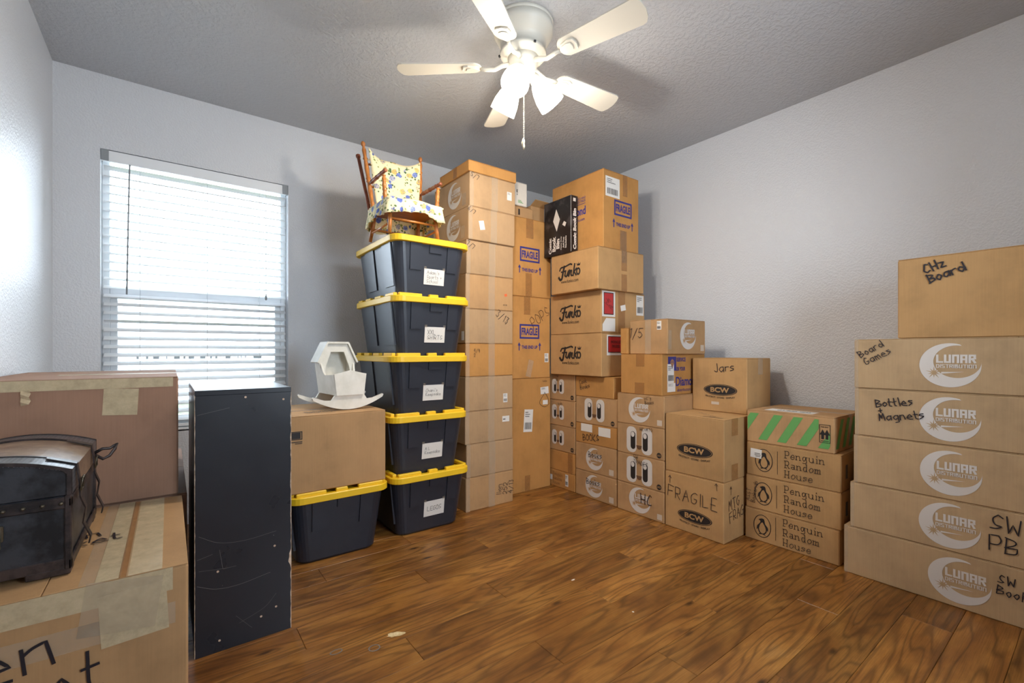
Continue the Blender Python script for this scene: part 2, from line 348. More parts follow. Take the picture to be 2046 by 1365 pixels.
def strokes(t, h, sw, font=HAND, smooth=True, jit=.35, gap=2.2, slant=0.0, lead=1.25, xs=.70):
    """single-stroke lettering, cap height h (m), stroke width sw (m)"""
    out = []; u = h / 7.0; y0 = 0; rnd = random.Random(t)
    for line in t.split('\n'):
        x = 0
        for ch in line:
            g = font.get(ch, ''); mx = 0
            for st in g.split('|'):
                if not st: continue
                pts = []
                for p in st.split():
                    a, b = int(p[0]), int(p[1]); mx = max(mx, a)
                    pts.append(((x + a + rnd.uniform(-jit, jit)) * u * xs + slant * (b - 2) * u, y0 + (b - 2 + rnd.uniform(-jit, jit)) * u))
                if len(pts) > 2 and smooth: pts = catmull(pts, 4)
                elif not smooth and len(pts) > 1:                       # square joints
                    for i in range(len(pts) - 1): out.append(ribbon(pts[i:i + 2], sw))
                    continue
                out.append(ribbon(pts, sw))
            x += (mx + gap) if g else 4
        y0 -= h * lead
    return merge(*out)
def hand(t, h, sw=None, **k): return strokes(t, h, sw or h * .085, **k)

# ------------------------------------------------------------------ boxes that carry print
class Box:
    """root Empty at base centre, faces addressed as front(-y) left(-x) right(+x) top"""
    def __init__(s, label, ext, mat, group=None, name='cardboard_box', cat='box', rz=0, flaps='x', tape=None, bev=.004, body=True):
        x0, x1, y0, y1, z0, z1 = ext
        s.w, s.d, s.h = x1 - x0, y1 - y0, z1 - z0; s.mat = mat
        s.root = thing(name, label, cat, ((x0 + x1) / 2, (y0 + y1) / 2, z0), rz, group)
        w, d, h = s.w / 2, s.d / 2, s.h
        if not body: return
        fl = .003 if flaps else 0
        s.body = boxo('body', -w, w, -d, d, 0, h - fl, mat, s.root, bev)
        if flaps == 'x':     # seam runs along x
            boxo('flap', -w + .001, w - .001, -d + .0008, -.001, h - fl, h, mat, s.root, .001); boxo('flap', -w + .001, w - .001, .001, d - .0008, h - fl, h, mat, s.root, .001)
        elif flaps == 'y':
            boxo('flap', -w + .0008, -.001, -d + .001, d - .001, h - fl, h, mat, s.root, .001); boxo('flap', .001, w - .0008, -d + .001, d - .001, h - fl, h, mat, s.root, .001)
        if tape: s.tape(**tape)
    def fr(s, face):
        w, d, h = s.w / 2, s.d / 2, s.h
        return {'front': (Vector((-w, -d, 0)), Vector((1, 0, 0)), Vector((0, 0, 1)), Vector((0, -1, 0)), s.w, h),
                'left': (Vector((-w, d, 0)), Vector((0, -1, 0)), Vector((0, 0, 1)), Vector((-1, 0, 0)), s.d, h),
                'right': (Vector((w, -d, 0)), Vector((0, 1, 0)), Vector((0, 0, 1)), Vector((1, 0, 0)), s.d, h),
                'top': (Vector((-w, -d, h)), Vector((1, 0, 0)), Vector((0, 1, 0)), Vector((0, 0, 1)), s.w, s.d)}[face]
    def dims(s, face): f = s.fr(face); return f[4], f[5]
    def pr(s, face, shape, mat, name='print', layer=1, parent=None):
        o, u, v, n, W, H = s.fr(face); k = n * (.0006 + .0005 * layer)
        vv = [o + u * a + v * b + k + n * (3e-6 * i) for i, (a, b) in enumerate(shape[0])]
        return mobj(name, vv, shape[1], mat, parent or s.root)
    def lab(s, face, x0, y0, x1, y1, mat='paper', name='paper_label', rot=0, layer=1, th=.0006):
        """thin sheet stuck on a face"""
        o, u, v, n, W, H = s.fr(face); sh = xf(rect(-(x1 - x0) / 2, -(y1 - y0) / 2, (x1 - x0) / 2, (y1 - y0) / 2), 1, 1, (x0 + x1) / 2, (y0 + y1) / 2, rot)
        a = [o + u * p + v * q + n * .0003 for p, q in sh[0]]; b = [x + n * (th + .0005 * (layer - 1)) for x in a]
        return mobj(name, a + b, [(0, 1, 2, 3), (7, 6, 5, 4), (0, 4, 5, 1), (1, 5, 6, 2), (2, 6, 7, 3), (3, 7, 4, 0)], mat, s.root)
    def vtape(s, face, fx, w=.05, y0=0, y1=1, mat='tape', rot=0):
        W, H = s.dims(face); return s.lab(face, fx * W - w / 2, y0 * H, fx * W + w / 2, y1 * H, mat, 'tape', rot)
    def htape(s, face, fy, w=.05, x0=0, x1=1, mat='tape'):
        W, H = s.dims(face); return s.lab(face, x0 * W, fy * H - w / 2, x1 * W, fy * H + w / 2, mat, 'tape')
    def write(s, face, t, fx, fy, h, rot=0, mat='marker', sw=None, **k):
        W, H = s.dims(face); sh = hand(t, h, sw, **k); a, b, c, d = bounds(sh)
        sh = xf(xf(sh, 1, 1, -(a + c) / 2, -(b + d) / 2), 1, 1, fx * W, fy * H, rot)
        return s.pr(face, sh, mat, 'handwriting', 4)
    def shiplabel(s, face, fx, fy, w, h, rot=0, code=True):
        W, H = s.dims(face); cx, cy = fx * W, fy * H
        l = s.lab(face, cx - w / 2, cy - h / 2, cx + w / 2, cy + h / 2, 'paper', 'shipping_label', rot); rnd = random.Random(w * 999 + fx)
        sh = []
        for k in range(3): sh.append(rect(-.4 * w, (.36 - .09 * k) * h, (-.4 + rnd.uniform(.3, .7)) * w, (.39 - .09 * k) * h))
        if code:
            x = -.38 * w
            while x < .36 * w: q = rnd.uniform(.02, .06) * w; sh.append(rect(x, -.38 * h, x + q, -.08 * h)); x += q + rnd.uniform(.02, .05) * w
        s.pr(face, xf(merge(*sh), 1, 1, cx, cy, rot), 'ink_g', 'label_print', 3, l); return l

# printed marks, all drawn about the origin with total width 1
def arc(cx, cy, rx, ry, a0, a1, n=40): return [(cx + rx * math.cos(R(a0 + (a1 - a0) * k / n)), cy + ry * math.sin(R(a0 + (a1 - a0) * k / n))) for k in range(n + 1)]
def crescent():
    o = arc(0, 0, .5, .485, 70, 366, 44); i = arc(.12, .08, .38, .355, 78, 361, 44)
    n = len(o); return o + i, [(k, k + 1, n + k + 1, n + k) for k in range(n - 1)]
def starburst(cx, cy, r, n=10, inner=.35):
    return poly(*[(cx + (r if k % 2 == 0 else r * inner) * (1.15 if k % 4 == 0 else .9) * math.cos(R(90 + 180 * k / n)), cy + (r if k % 2 == 0 else r * inner) * (1.15 if k % 4 == 0 else .9) * math.sin(R(90 + 180 * k / n))) for k in range(2 * n)])
def crescent_logo(b, face, fx, fy, w, squash=1.0):
    W, H = b.dims(face); T = lambda s: xf(s, w, w * squash, fx * W, fy * H)
    lo = b.pr(face, T(crescent()), 'print_w', 'crescent_logo', 1)
    w1 = put(strokes('LUNAR', .1, .026, BLOCK, False, 0, 3.4), .105, .14, .64, .19); w2 = put(strokes('DISTRIBUTION', .1, .019, BLOCK, False, 0, 3.0), .105, -.02, .64, .085)
    b.pr(face, T(merge(w1, w2)), 'print_w', 'logo_text', 1, lo)
    st = merge(starburst(-.25, -.17, .13)); b.pr(face, T(poly((-.13, -.15), (.24, -.14), (-.13, -.19))), 'print_w', 'logo_tail', 1, lo)
    b.pr(face, T(st), b.mat, 'logo_star', 2, lo)
    return lo
def face_logo(b, face, fx, fy, w):
    W, H = b.dims(face); T = lambda s: xf(s, w, w, fx * W, fy * H)
    def pill(cx, cy, rx, ry, r): 
        pts = []
        for sx, sy, a in ((1, 1, 0), (-1, 1, 90), (-1, -1, 180), (1, -1, 270)):
            pts += [(cx + sx * (rx - r) + r * math.cos(R(a + 15 * k)), cy + sy * (ry - r) + r * math.sin(R(a + 15 * k))) for k in range(7)]
        return poly(*pts)
    lo = b.pr(face, T(pill(-.3, 0, .2, .42, .17)), 'print_w', 'eye_white', 1); b.pr(face, T(pill(.3, 0, .2, .42, .17)), 'print_w', 'eye_white', 1, lo)
    for s_ in (-1, 1):
        b.pr(face, T(pill(s_ * .24, -.02, .095, .29, .095)), 'ink', 'printed_eye', 2, lo); b.pr(face, T(ell(s_ * .24 - .01, .17, .07, .085)), 'print_w', 'eye_highlight', 3, lo)
    b.pr(face, T(ell(0, -.16, .11, .13, 16, 180, 360)), 'brownink', 'printed_mouth', 2, lo)
    bd = xf(merge(ell(0, 0, .5, .5, 20)), .034, .034, .90 * W, .14 * H)
    q = b.pr(face, bd, 'ink', 'round_badge', 1)
    b.pr(face, xf(put(text('UCS', .03), 0, 0, .7, .34), .034, .034, .90 * W, .14 * H), b.mat, 'badge_text', 2, q)
    return lo
def bcw_logo(b, face, fx, fy, w):
    W, H = b.dims(face); T = lambda s: xf(s, w, w, fx * W, fy * H)
    lo = b.pr(face, T(ell(0, 0, .5, .165, 36)), 'ink', 'oval_logo', 1)
    b.pr(face, T(merge(put(text('BCW', .035), -.01, 0, .56, .15), ellring(0, 0, .47, .145, .009))), b.mat, 'logo_text', 2, lo)
    cap = put(text('PROTECT · STORE · DISPLAY', .01), 0, 0, .88, .05)
    cap = ([(x, y - .185 - .04 * (1 - (x / .44) ** 2)) for x, y in cap[0]], cap[1])
    b.pr(face, T(cap), 'ink', 'logo_caption', 1, lo); return lo
def fragile(b, face, fx, fy, w):
    W, H = b.dims(face); T = lambda s: xf(s, w, w, fx * W, fy * H)
    up = lambda x: merge(rect(x - .018, -.42, x + .018, -.24), poly((x - .06, -.26), (x + .06, -.26), (x, -.15)))
    sh = merge(frame(-.41, -.04, .41, .43, .055), put(text('FRAGILE', .035), 0, .195, .66, .24), up(-.43), up(.43), put(text('THIS END UP', .03), 0, -.31, .66, .11))
    return b.pr(face, T(sh), 'blue', 'fragile_print', 1)
def penguin_logo(b, face, fx, fy, h):
    W, H = b.dims(face); T = lambda s: xf(s, h, h, fx * W, fy * H)
    lo = b.pr(face, T(ellring(0, 0, .36, .49, .028)), 'ink', 'oval_emblem', 1)
    body = catmull([(-.02, .34), (.07, .33), (.10, .24), (.12, .14), (.19, .0), (.2, -.16), (.14, -.3), (0, -.36), (-.13, -.3), (-.18, -.14), (-.16, .02), (-.09, .14), (-.07, .22), (-.16, .27), (-.07, .32), (-.02, .34)], 3)
    wing1 = catmull([(.12, .12), (.24, -.02), (.25, -.2), (.2, -.12)], 3); wing2 = catmull([(-.09, .12), (-.21, -.02), (-.23, -.2), (-.17, -.12)], 3)
    feet = merge(poly((-.16, -.39), (-.02, -.36), (-.02, -.34), (-.12, -.34)), poly((.16, -.39), (.02, -.36), (.02, -.34), (.12, -.34)))
    b.pr(face, T(merge(poly(*[tuple(p) for p in body[:-1]]), poly(*[tuple(p) for p in wing1]), poly(*[tuple(p) for p in wing2]), feet)), 'ink', 'emblem_bird', 1, lo)
    belly = catmull([(.02, .17), (.09, .06), (.15, -.08), (.14, -.22), (.03, -.32), (-.08, -.28), (-.13, -.14), (-.1, .02), (-.04, .13), (.02, .17)], 3)
    b.pr(face, T(poly(*[tuple(p) for p in belly[:-1]])), b.mat, 'emblem_belly', 2, lo); return lo
def slab_text(b, face, fx, fy, w, h):
    W, H = b.dims(face); sh = strokes('Penguin\nRandom\nHouse', 1, .075, SLAB, True, 0, 1.6, lead=1.42)
    a, bb, c, d = bounds(sh); sh = xf(sh, w / (c - a), h / (d - bb), fx * W - a * w / (c - a), fy * H - (bb + d) / 2 * h / (d - bb))
    return b.pr(face, sh, 'ink', 'printed_text', 1)
def funko_logo(b, face, fx, fy, w):
    W, H = b.dims(face); T = lambda s: xf(s, w, w, fx * W, fy * H)
    S = lambda pts, t: ribbon(catmull([Vector(p) for p in pts], 5), t)
    sh = merge(S([(-.46, .12), (-.40, .20), (-.2, .22), (.02, .27), (.10, .25)], .055), S([(-.24, .22), (-.3, .05), (-.36, -.16), (-.44, -.19), (-.5, -.12)], .08), S([(-.38, .06), (-.2, .07)], .05),
               S([(-.18, .07), (-.22, -.08), (-.14, -.12), (-.04, .07), (-.08, -.06), (-.04, -.11)], .06), S([(.0, .07), (-.03, -.11), (.03, .03), (.1, .06), (.07, -.07), (.11, -.11)], .06),
               S([(.24, .24), (.17, -.11)], .06), S([(.32, .09), (.21, .0), (.3, -.11)], .055), ellring(.4, -.01, .07, .095, .055, 16),
               poly((.36, .17), (.47, .17), (.51, .27), (.44, .21), (.415, .29), (.39, .21), (.32, .27)))
    lo = b.pr(face, T(sh), 'ink', 'script_logo', 1)
    b.pr(face, T(put(text('www.funko.com', .004), 0, -.27, .8, .11)), 'ink', 'web_address', 1, lo); return lo

# ================================================================== the room
fl = struct(boxo('floor', XL, XR, YF, YB, -.05, -.008, 'subfloor'), 'brown wood plank floor')
PW, PG = .152, .0012
plank_mesh = {}
def plank(x0, x1, y0, y1):
    k = round(x1 - x0, 3), round(y1 - y0, 3)
    if k not in plank_mesh:
        o = boxo('plank', -k[0] / 2, k[0] / 2, -k[1] / 2, k[1] / 2, -.008, 0, 'floor', fl, .0012); plank_mesh[k] = o.data
    else:
        o = link(bpy.data.objects.new('plank', plank_mesh[k]), fl)
    o.location = ((x0 + x1) / 2, (y0 + y1) / 2, 0)
y = YF; r = 0
while y < YB - .02:
    y1 = min(y + PW, YB); x = XL - [0, .74, .31, .95, .52, .12, .83, .41][r % 8]
    while x < XR:
        a, b = max(x, XL), min(x + 1.2, XR)
        if b - a > .03: plank(a + PG / 2, b - PG / 2, y + PG / 2, y1 - PG / 2)
        x += 1.2
    y = y1; r += 1
# old putty repair, drip rings and specks on the boards (flat, each with its own outline)
def blob(name, x, y, rx, ry, mat, label, rot=0, ring=False):
    rnd = random.Random(x)
    if ring: s = xf(ellring(0, 0, rx, ry, .004, 20), 1, 1, x, y, rot)
    else: s = xf(poly(*[(rx * math.cos(a) * rnd.uniform(.65, 1.1), ry * math.sin(a) * rnd.uniform(.65, 1.1)) for a in [k * math.pi / 9 for k in range(18)]]), 1, 1, x, y, rot)
    return mobj(name, [(p, q, .0006) for p, q in s[0]], s[1], mat, fl)
blob('putty_spot', .677, 1.625, .035, .016, 'spot', '', -20)
blob('drip_ring', .586, 1.596, .019, .017, 'scratch', '', 0, True); blob('drip_ring', .471, 1.656, .02, .012, 'scratch', '', 0, True)
blob('speck', 1.498, 1.517, .012, .006, 'paper', ''); blob('speck', 1.509, 1.183, .005, .005, 'paper', '')

T = .14
struct(boxo('ceiling', XL - T, XR + T, YF - T, YB + T, ZC, ZC + .1, 'ceil'))
struct(boxo('wall_left', XL - T, XL, YF - T, YB + T, -.05, ZC, 'wall'))
struct(boxo('wall_right', XR, XR + T, YF - T, YB + T, -.05, ZC, 'wall'))
bm = bmesh.new()
for q in ((XL, VX0, -.05, ZC), (VX1, XR, -.05, ZC), (VX0, VX1, -.05, VZ0), (VX0, VX1, VZ1, ZC)): bmbox(bm, q[0], q[1], YF - T, YF, q[2], q[3])
bmesh.ops.remove_doubles(bm, verts=bm.verts, dist=1e-5)
struct(bobj('wall_front', bm, 'wall'))
bm = bmesh.new()
for q in ((XL, WX0, -.05, ZC), (WX1, XR, -.05, ZC), (WX0, WX1, -.05, WZ0), (WX0, WX1, WZ1, ZC)): bmbox(bm, q[0], q[1], YB, YB + T, q[2], q[3])
bmesh.ops.remove_doubles(bm, verts=bm.verts, dist=1e-5)
struct(bobj('wall_back', bm, 'wall'))
# window: frame, two sashes, panes, sill
win = struct(thing('window_1', 'white vinyl single hung window behind the blind', 'window', ((WX0 + WX1) / 2, YB, WZ0)))
del win['category']
hw, wh = (WX1 - WX0) / 2, WZ1 - WZ0
for n, q in (('jamb', (-hw, -hw + .035, 0, wh)), ('jamb', (hw - .035, hw, 0, wh)), ('head', (-hw + .035, hw - .035, wh - .035, wh)), ('bottom_rail', (-hw + .035, hw - .035, 0, .04))):
    boxo(n, q[0], q[1], .075, .125, q[2], q[3], 'vinyl', win, .003)
mz = .815
boxo('meeting_rail', -hw + .035, hw - .035, .070, .120, mz - .028, mz + .028, 'vinyl', win, .003)
for n, q in (('sash_stile', (-hw + .035, -hw + .068, .04, mz - .028)), ('sash_stile', (hw - .068, hw - .035, .04, mz - .028)), ('sash_rail', (-hw + .068, hw - .068, .04, .08))):
    boxo(n, q[0], q[1], .080, .110, q[2], q[3], 'vinyl', win, .003)
boxo('pane', -hw + .035, hw - .035, .098, .102, mz + .028, wh - .035, 'glass', win)
pn = boxo('pane', -hw + .068, hw - .068, .094, .098, .08, mz - .028, 'glass', win)
boxo('insect_screen', -hw + .036, hw - .036, .126, .1275, .005, mz, 'screen', win)
# maker's sticker on the lower pane
rnd = random.Random(3); sh = [];  x = -.33
while x < .30:
    q = rnd.choice((.006, .012, .05, .03)); sh.append(rect(x, .40, x + q, .40 + .016)); x += q + rnd.uniform(.006, .05)
s_ = merge(*sh); mobj('sticker_print', [(a, .0935, b + .03) for a, b in s_[0]], s_[1], 'cord', pn)
boxo('sill', -hw - .0, hw + .0, -.0, .075, -.012, .012, 'white', win, .004)
w2 = struct(thing('fill_window', 'white framed window in the wall behind the viewer', 'window', ((VX0 + VX1) / 2, YF, VZ0))); del w2['category']  # added opening, out of view, brightens the sides that face the camera
h2, t2 = (VX1 - VX0) / 2, VZ1 - VZ0
for n, q in (('jamb', (-h2, -h2 + .035, 0, t2)), ('jamb', (h2 - .035, h2, 0, t2)), ('head', (-h2 + .035, h2 - .035, t2 - .035, t2)), ('bottom_rail', (-h2 + .035, h2 - .035, 0, .04)), ('meeting_rail', (-h2 + .035, h2 - .035, t2 / 2 - .025, t2 / 2 + .025))):
    boxo(n, q[0], q[1], -.12, -.07, q[2], q[3], 'vinyl', w2, .003)
boxo('pane', -h2 + .035, h2 - .035, -.102, -.098, .04, t2 / 2 - .025, 'glass', w2); boxo('pane', -h2 + .035, h2 - .035, -.102, -.098, t2 / 2 + .025, t2 - .035, 'glass', w2)
# blind
bl = thing('window_blind', 'white horizontal slat blind hanging open in the window', 'blind', ((WX0 + WX1) / 2, YB, WZ0))
boxo('head_rail', -hw + .004, hw - .004, .012, .058, wh - .056, wh - .004, 'slat', bl, .003)
boxo('valance', -hw + .002, hw - .002, .000, .009, wh - .066, wh - .004, 'slat', bl, .002)
boxo('valance_clip', -hw + .002, -hw + .036, -.003, .001, wh - .064, wh - .002, 'wand', bl, .001); boxo('valance_clip', hw - .036, hw - .002, -.003, .001, wh - .064, wh - .002, 'wand', bl, .001)
nsl = 31; pitch = .0487; z_top = wh - .092; slat_me = None
for k in range(nsl):
    zz = z_top - k * pitch
    if zz < .06: break
    if slat_me is None:
        vv, ff = [], []; W2 = hw - .012
        for j in range(7):
            t = j / 6 - .5; yy = t * .05; cz = .0022 * (1 - (2 * t) ** 2)
            vv += [(-W2, yy, cz + .0013), (W2, yy, cz + .0013), (-W2, yy, cz - .0013), (W2, yy, cz - .0013)]
        for j in range(6):
            a, b = 4 * j, 4 * j + 4
            ff += [(a, a + 1, b + 1, b), (a + 2, b + 2, b + 3, a + 3), (a, b, b + 2, a + 2), (a + 1, a + 3, b + 3, b + 1)]
        ff += [(0, 2, 3, 1), (24, 25, 27, 26)]
        o = mobj('slat', vv, ff, 'slat', bl); slat_me = o.data
    else: o = link(bpy.data.objects.new('slat', slat_me), bl)
    tilt = 24 if k not in (0, 18) else -14
    o.location = (0, .036, zz); o.rotation_euler = (R(tilt), 0, 0)
zb = z_top - k * pitch + .0
boxo('bottom_rail', -hw + .012, hw - .012, .018, .056, .018, .036, 'slat', bl, .003)
for fx in (-.31, .02, .31):
    for yy in (.010, .063): rod('ladder_cord', (fx, yy, .03), (fx, yy, wh - .06), .0009, 'cord', bl, 5)
tube('tilt_wand', [(-.355, -.004, wh - .066), (-.358, -.008, wh - .2), (-.368, -.010, wh - .815)], .0042, 'wand', bl, 8)
cd = tube('lift_cord', [(.345, -.002, wh - .06), (.346, -.006, wh - .4), (.345, -.006, wh - .76)], .0011, 'cord', bl, 5)
lathe('cord_tassel', (.345, -.006, wh - .80), (.345, -.006, wh - .755), [(0, .004), (.2, .008), (.6, .006), (1, .002)], 'wand', cd, 8)
# outside: pale ground, and an unseen roof slab added to keep skylight off the slats
pr_ = struct(boxo('shade_roof', -5, 5, YB + T + .02, YB + T + 2.6, 3.00, 3.12, 'white'), 'white roof slab added outside to shade the blind')
gr = boxo('lawn_ground', -8, 8, YB + T + .02, 14, -.3, -.2, 'ground'); gr['kind'] = 'structure'; gr['label'] = 'lawn outside the window'

# ================================================================== ceiling fan
FX, FY, FZ = 1.352, 1.705, ZC
fan = thing('ceiling_fan', 'cream five blade ceiling fan with three lit glass shades', 'ceiling fan', (FX, FY, FZ))
lathe('mounting_plate', (0, 0, -.014), (0, 0, 0), [(0, .142), (1, .145)], 'fanw', fan, 40)
lathe('motor_housing', (0, 0, -.165), (0, 0, -.014), [(0, .070), (.02, .098), (.1, .104), (.11, .110), (.2, .110), (.21, .104), (.52, .112), (.54, .122), (.62, .124), (.64, .130), (.74, .132), (.76, .140), (1, .142)], 'fanw', fan, 40)
for a in (20, 140, 260): rod('vent_slot', (.112 * math.cos(R(a)), .112 * math.sin(R(a)), -.15), (.114 * math.cos(R(a)), .114 * math.sin(R(a)), -.142), .006, 'lidin', fan, 6)
lathe('switch_cup', (0, 0, -.255), (0, 0, -.165), [(0, .048), (.08, .056), (.55, .058), (.62, .066), (.70, .066), (.75, .07), (1, .075)], 'fanw', fan, 32)
ZB = -.200
BL = [-75, -3, 69, 141, 213]
arm_me = blade_me = plate_me = None
for a in BL:
    if blade_me is None:
        pts = []; rs, re, w0, w1 = .20, .60, .052, .066
        pts += [(rs + .045 * (1 - math.cos(t)), -w0 * math.sin(t)) for t in [math.pi / 2 * k / 6 for k in range(7)]]
        pts += [(re - .03, -w1), (re - .012, -w1 + .006), (re, -w1 + .03), (re + .006, 0), (re, w1 - .03), (re - .012, w1 - .006), (re - .03, w1)]
        pts += [(rs + .045 * (1 - math.cos(t)), w0 * math.sin(t)) for t in reversed([math.pi / 2 * k / 6 for k in range(1, 7)])]
        b_ = extrude_poly('blade', pts, 'z', -.003, .003, 'blade', fan); blade_me = b_.data
        # bracket: arm sweeping out and down from the hub, flat shield under the blade root
        ar = tube('blade_arm', [(.062, 0, .012), (.10, .006, .004), (.135, .004, -.012), (.175, 0, -.010), (.205, 0, -.006)], [.013, .011, .010, .010, .008], 'fanw', b_, 8); arm_me = ar.data
        sp = [(.205, 0), (.225, -.026), (.262, -.036), (.285, -.028), (.292, 0), (.285, .028), (.262, .036), (.225, .026)]
        pl = extrude_poly('bracket_plate', sp, 'z', -.010, -.0031, 'fanw', b_); plate_me = pl.data
        pl2 = extrude_poly('bracket_inset', [(.222 + (x - .222) * .72, y_ * .68) for x, y_ in sp], 'z', -.014, -.010, 'fanw', b_); inset_me = pl2.data
    else:
        b_ = link(bpy.data.objects.new('blade', blade_me), fan)
        link(bpy.data.objects.new('blade_arm', arm_me), b_); link(bpy.data.objects.new('bracket_plate', plate_me), b_); link(bpy.data.objects.new('bracket_inset', inset_me), b_)
    b_.rotation_euler = (Matrix.Rotation(R(a), 3, 'Z') @ Matrix.Rotation(R(-11), 3, 'X')).to_euler(); b_.location = (0, 0, ZB)
for a in (217, 337, 97):
    d = Vector((math.cos(R(a)), math.sin(R(a)), 0)); ax = (d * .62 + Vector((0, 0, -.78))).normalized()
    p = Vector((0, 0, -.235)) + d * .045
    lathe('lamp_holder', p, p + ax * .045, [(0, .020), (.3, .026), (1, .031)], 'fanw', fan, 20)
    s0 = p + ax * .040; s1 = s0 + ax * .125
    q = Vector((0, 0, 1)).rotation_difference(ax); vv, ff = [], []; prof = [(0, .032), (.08, .038), (.3, .050), (.6, .060), (.85, .063), (1, .064)]; n = 28
    for (t, rr) in prof + [(t, rr - .004) for t, rr in reversed(prof)]:
        for k in range(n): w = 2 * math.pi * k / n; vv.append(s0 + q @ Vector((rr * math.cos(w), rr * math.sin(w), t * .125)))
    for i in range(len(prof) * 2 - 1):
        for k in range(n): ff.append((i * n + k, i * n + (k + 1) % n, (i + 1) * n + (k + 1) % n, (i + 1) * n + k))
    so = mobj('lamp_shade', vv, ff, 'shade', fan, True)
    c0 = s0 + ax * .07
    bulb = lathe('bulb', s0 + ax * .01, s0 + ax * .068, [(0, .012), (.3, .014), (.55, .026), (.8, .028), (.95, .018), (1, .004)], 'shade', so, 14)
    ld = bpy.data.lights.new('bulb_light', 'POINT'); ld.energy = BULB_W; ld.color = (1, .92, .81); ld.shadow_soft_size = .045
    lo_ = bpy.data.objects.new('bulb_light', ld); COL.objects.link(lo_); lo_.parent = fan; lo_.location = s0 + ax * .118
# pull chain
ch = rod('pull_chain', (-.012, -.02, -.56), (-.012, -.02, -.25), .0012, 'chain', fan, 6)
bead = None
for k in range(34):
    if bead is None: o = lathe('chain_bead', (0, 0, -.0035), (0, 0, .0035), [(0, .001), (.25, .003), (.5, .0036), (.75, .003), (1, .001)], 'chain', ch, 6); bead = o.data
    else: o = link(bpy.data.objects.new('chain_bead', bead), ch)
    o.location = (-.012, -.02, -.262 - k * .0088)
lathe('chain_fob', (-.012, -.02, -.605), (-.012, -.02, -.556), [(0, .004), (.3, .006), (.55, .0035), (.75, .006), (1, .002)], 'chain', fan, 10)
tube('chain_fob', [(-.016, -.02, -.557), (-.021, -.018, -.575), (-.018, -.018, -.590)], .004, 'chain', fan, 6)

# ================================================================== cartons along the right wall, from the corner
G1 = 'cartons stacked in the corner column'; G2 = 'cartons stacked beside the corner column'; G3 = 'cartons stacked beside the black oval cartons'
XB = 2.79
# corner column, floor up
b = Box('kraft carton with serif print and barcode on the floor in the far corner', (2.435, XB, 2.446, 2.737, 0, .130), 'kraft_o', G1)
b.pr('left', put(strokes('Penguin\nRandom\nHouse', 1, .075, SLAB, True, 0, 1.6, lead=1.42), .105, .068, .115, .095), 'brownink', 'printed_text'); b.shiplabel('left', .70, .55, .032, .09); b.lab('left', .002, .045, .04, .085)
b = Box('plain kraft carton second from the floor in the corner column', (2.437, XB, 2.448, 2.737, .131, .286), 'kraft_o', G1); b.vtape('left', .83, .05, mat='tape_b')
for z0, z1, lab_, w in ((.287, .482, 'kraft carton with printed face and no writing in the corner column', ''), (.483, .682, 'kraft carton with printed face, middle one of three in the corner column', 'Indy'), (.683, .883, 'kraft carton with printed face, topmost of the corner column', 'SW')):
    b = Box(lab_, (2.436, XB, 2.447, 2.737, z0, z1), 'kraft_d', G1); face_logo(b, 'left', .36, .53, .135)
    if w: b.write('left', w + ('\nBk' if w == 'SW' else ''), .33 if w == 'SW' else .45, .86, .022, rot=8)
# second column
for z0, z1, lab_ in ((0, .188, 'kraft carton with white crescent logo marked Books, on the floor in second column'), (.189, .390, 'kraft carton with white crescent logo marked Books, second from floor')):
    b = Box(lab_, (2.435, XB + .02, 2.048, 2.438, z0, z1), 'kraft_d', G2); crescent_logo(b, 'left', .48 if z0 else .47, .5, .162); b.lab('left', .325, .015, .365, .055, 'print_s', 'printed_square')
    b.write('left', 'Books', .50 if z0 else .45, .66, .042, rot=4)
b = Box('shallow kraft carton marked BOOKS below two white paper labels', (2.436, XB, 2.046, 2.437, .391, .535), 'kraft_o', G2)
b.lab('left', .055, .086, .165, .142); b.lab('left', .225, .072, .335, .134, rot=0); b.write('left', 'BOOKS', .39, .34, .046, rot=5)
b = Box('kraft carton with printed face below the carton marked Cook Books', (2.437, XB, 2.043, 2.437, .536, .731), 'kraft_d', G2); face_logo(b, 'left', .47, .54, .19)
b = Box('small kraft carton marked Cook Books under the script logo cartons', (2.437, XB, 2.075, 2.440, .732, .881), 'kraft_o', G2); b.write('left', 'Cook\nBooks', .25, .62, .032, rot=14)
# third column
D = 2.43
def dcol(z0, z1, lab_, mat='kraft_d'): return Box(lab_, (D, 2.84, 1.670, 2.036, z0, z1), mat, G3)
b = dcol(0, .190, 'kraft carton with white crescent logo marked HC on the floor'); crescent_logo(b, 'left', .50, .52, .168); b.write('left', 'HC', .64, .62, .065, sw=.005); b.lab('left', .315, .015, .350, .05, 'print_s', 'printed_square')
b = dcol(.191, .386, 'kraft carton with printed face marked SW TRADES'); face_logo(b, 'left', .49, .50, .20); b.write('left', 'SW\nTRADES', .52, .86, .026, rot=-4)
b = dcol(.387, .583, 'kraft carton with printed face marked HC and MTG'); face_logo(b, 'left', .49, .50, .20); b.write('left', 'HC+MTG', .64, .90, .022, rot=3)
b = dcol(.584, .784, 'kraft carton with white crescent logo below the diamond printed carton'); crescent_logo(b, 'left', .49, .50, .168); b.write('left', "HC's\nBooks", .70, .84, .022, rot=8); b.lab('left', .315, .015, .350, .05, 'print_s', 'printed_square')
b = Box('orange kraft carton with blue diamond print and shipping label on its side', (2.432, 2.918, 1.687, 2.008, .785, 1.044), 'kraft_o', G3, flaps='x')
b.lab('left', .125, .18, .19, .259, 'tape_b', 'tape'); b.lab('left', .115, .0, .19, .075, 'tape_b', 'tape')
sq = b.lab('front', .062, .155, .150, .244, 'blue', 'blue_print', th=.0004)
b.pr('front', merge(poly((.083, .21), (.106, .235), (.129, .21), (.106, .168))), 'kraft_o', 'diamond_mark', 2)
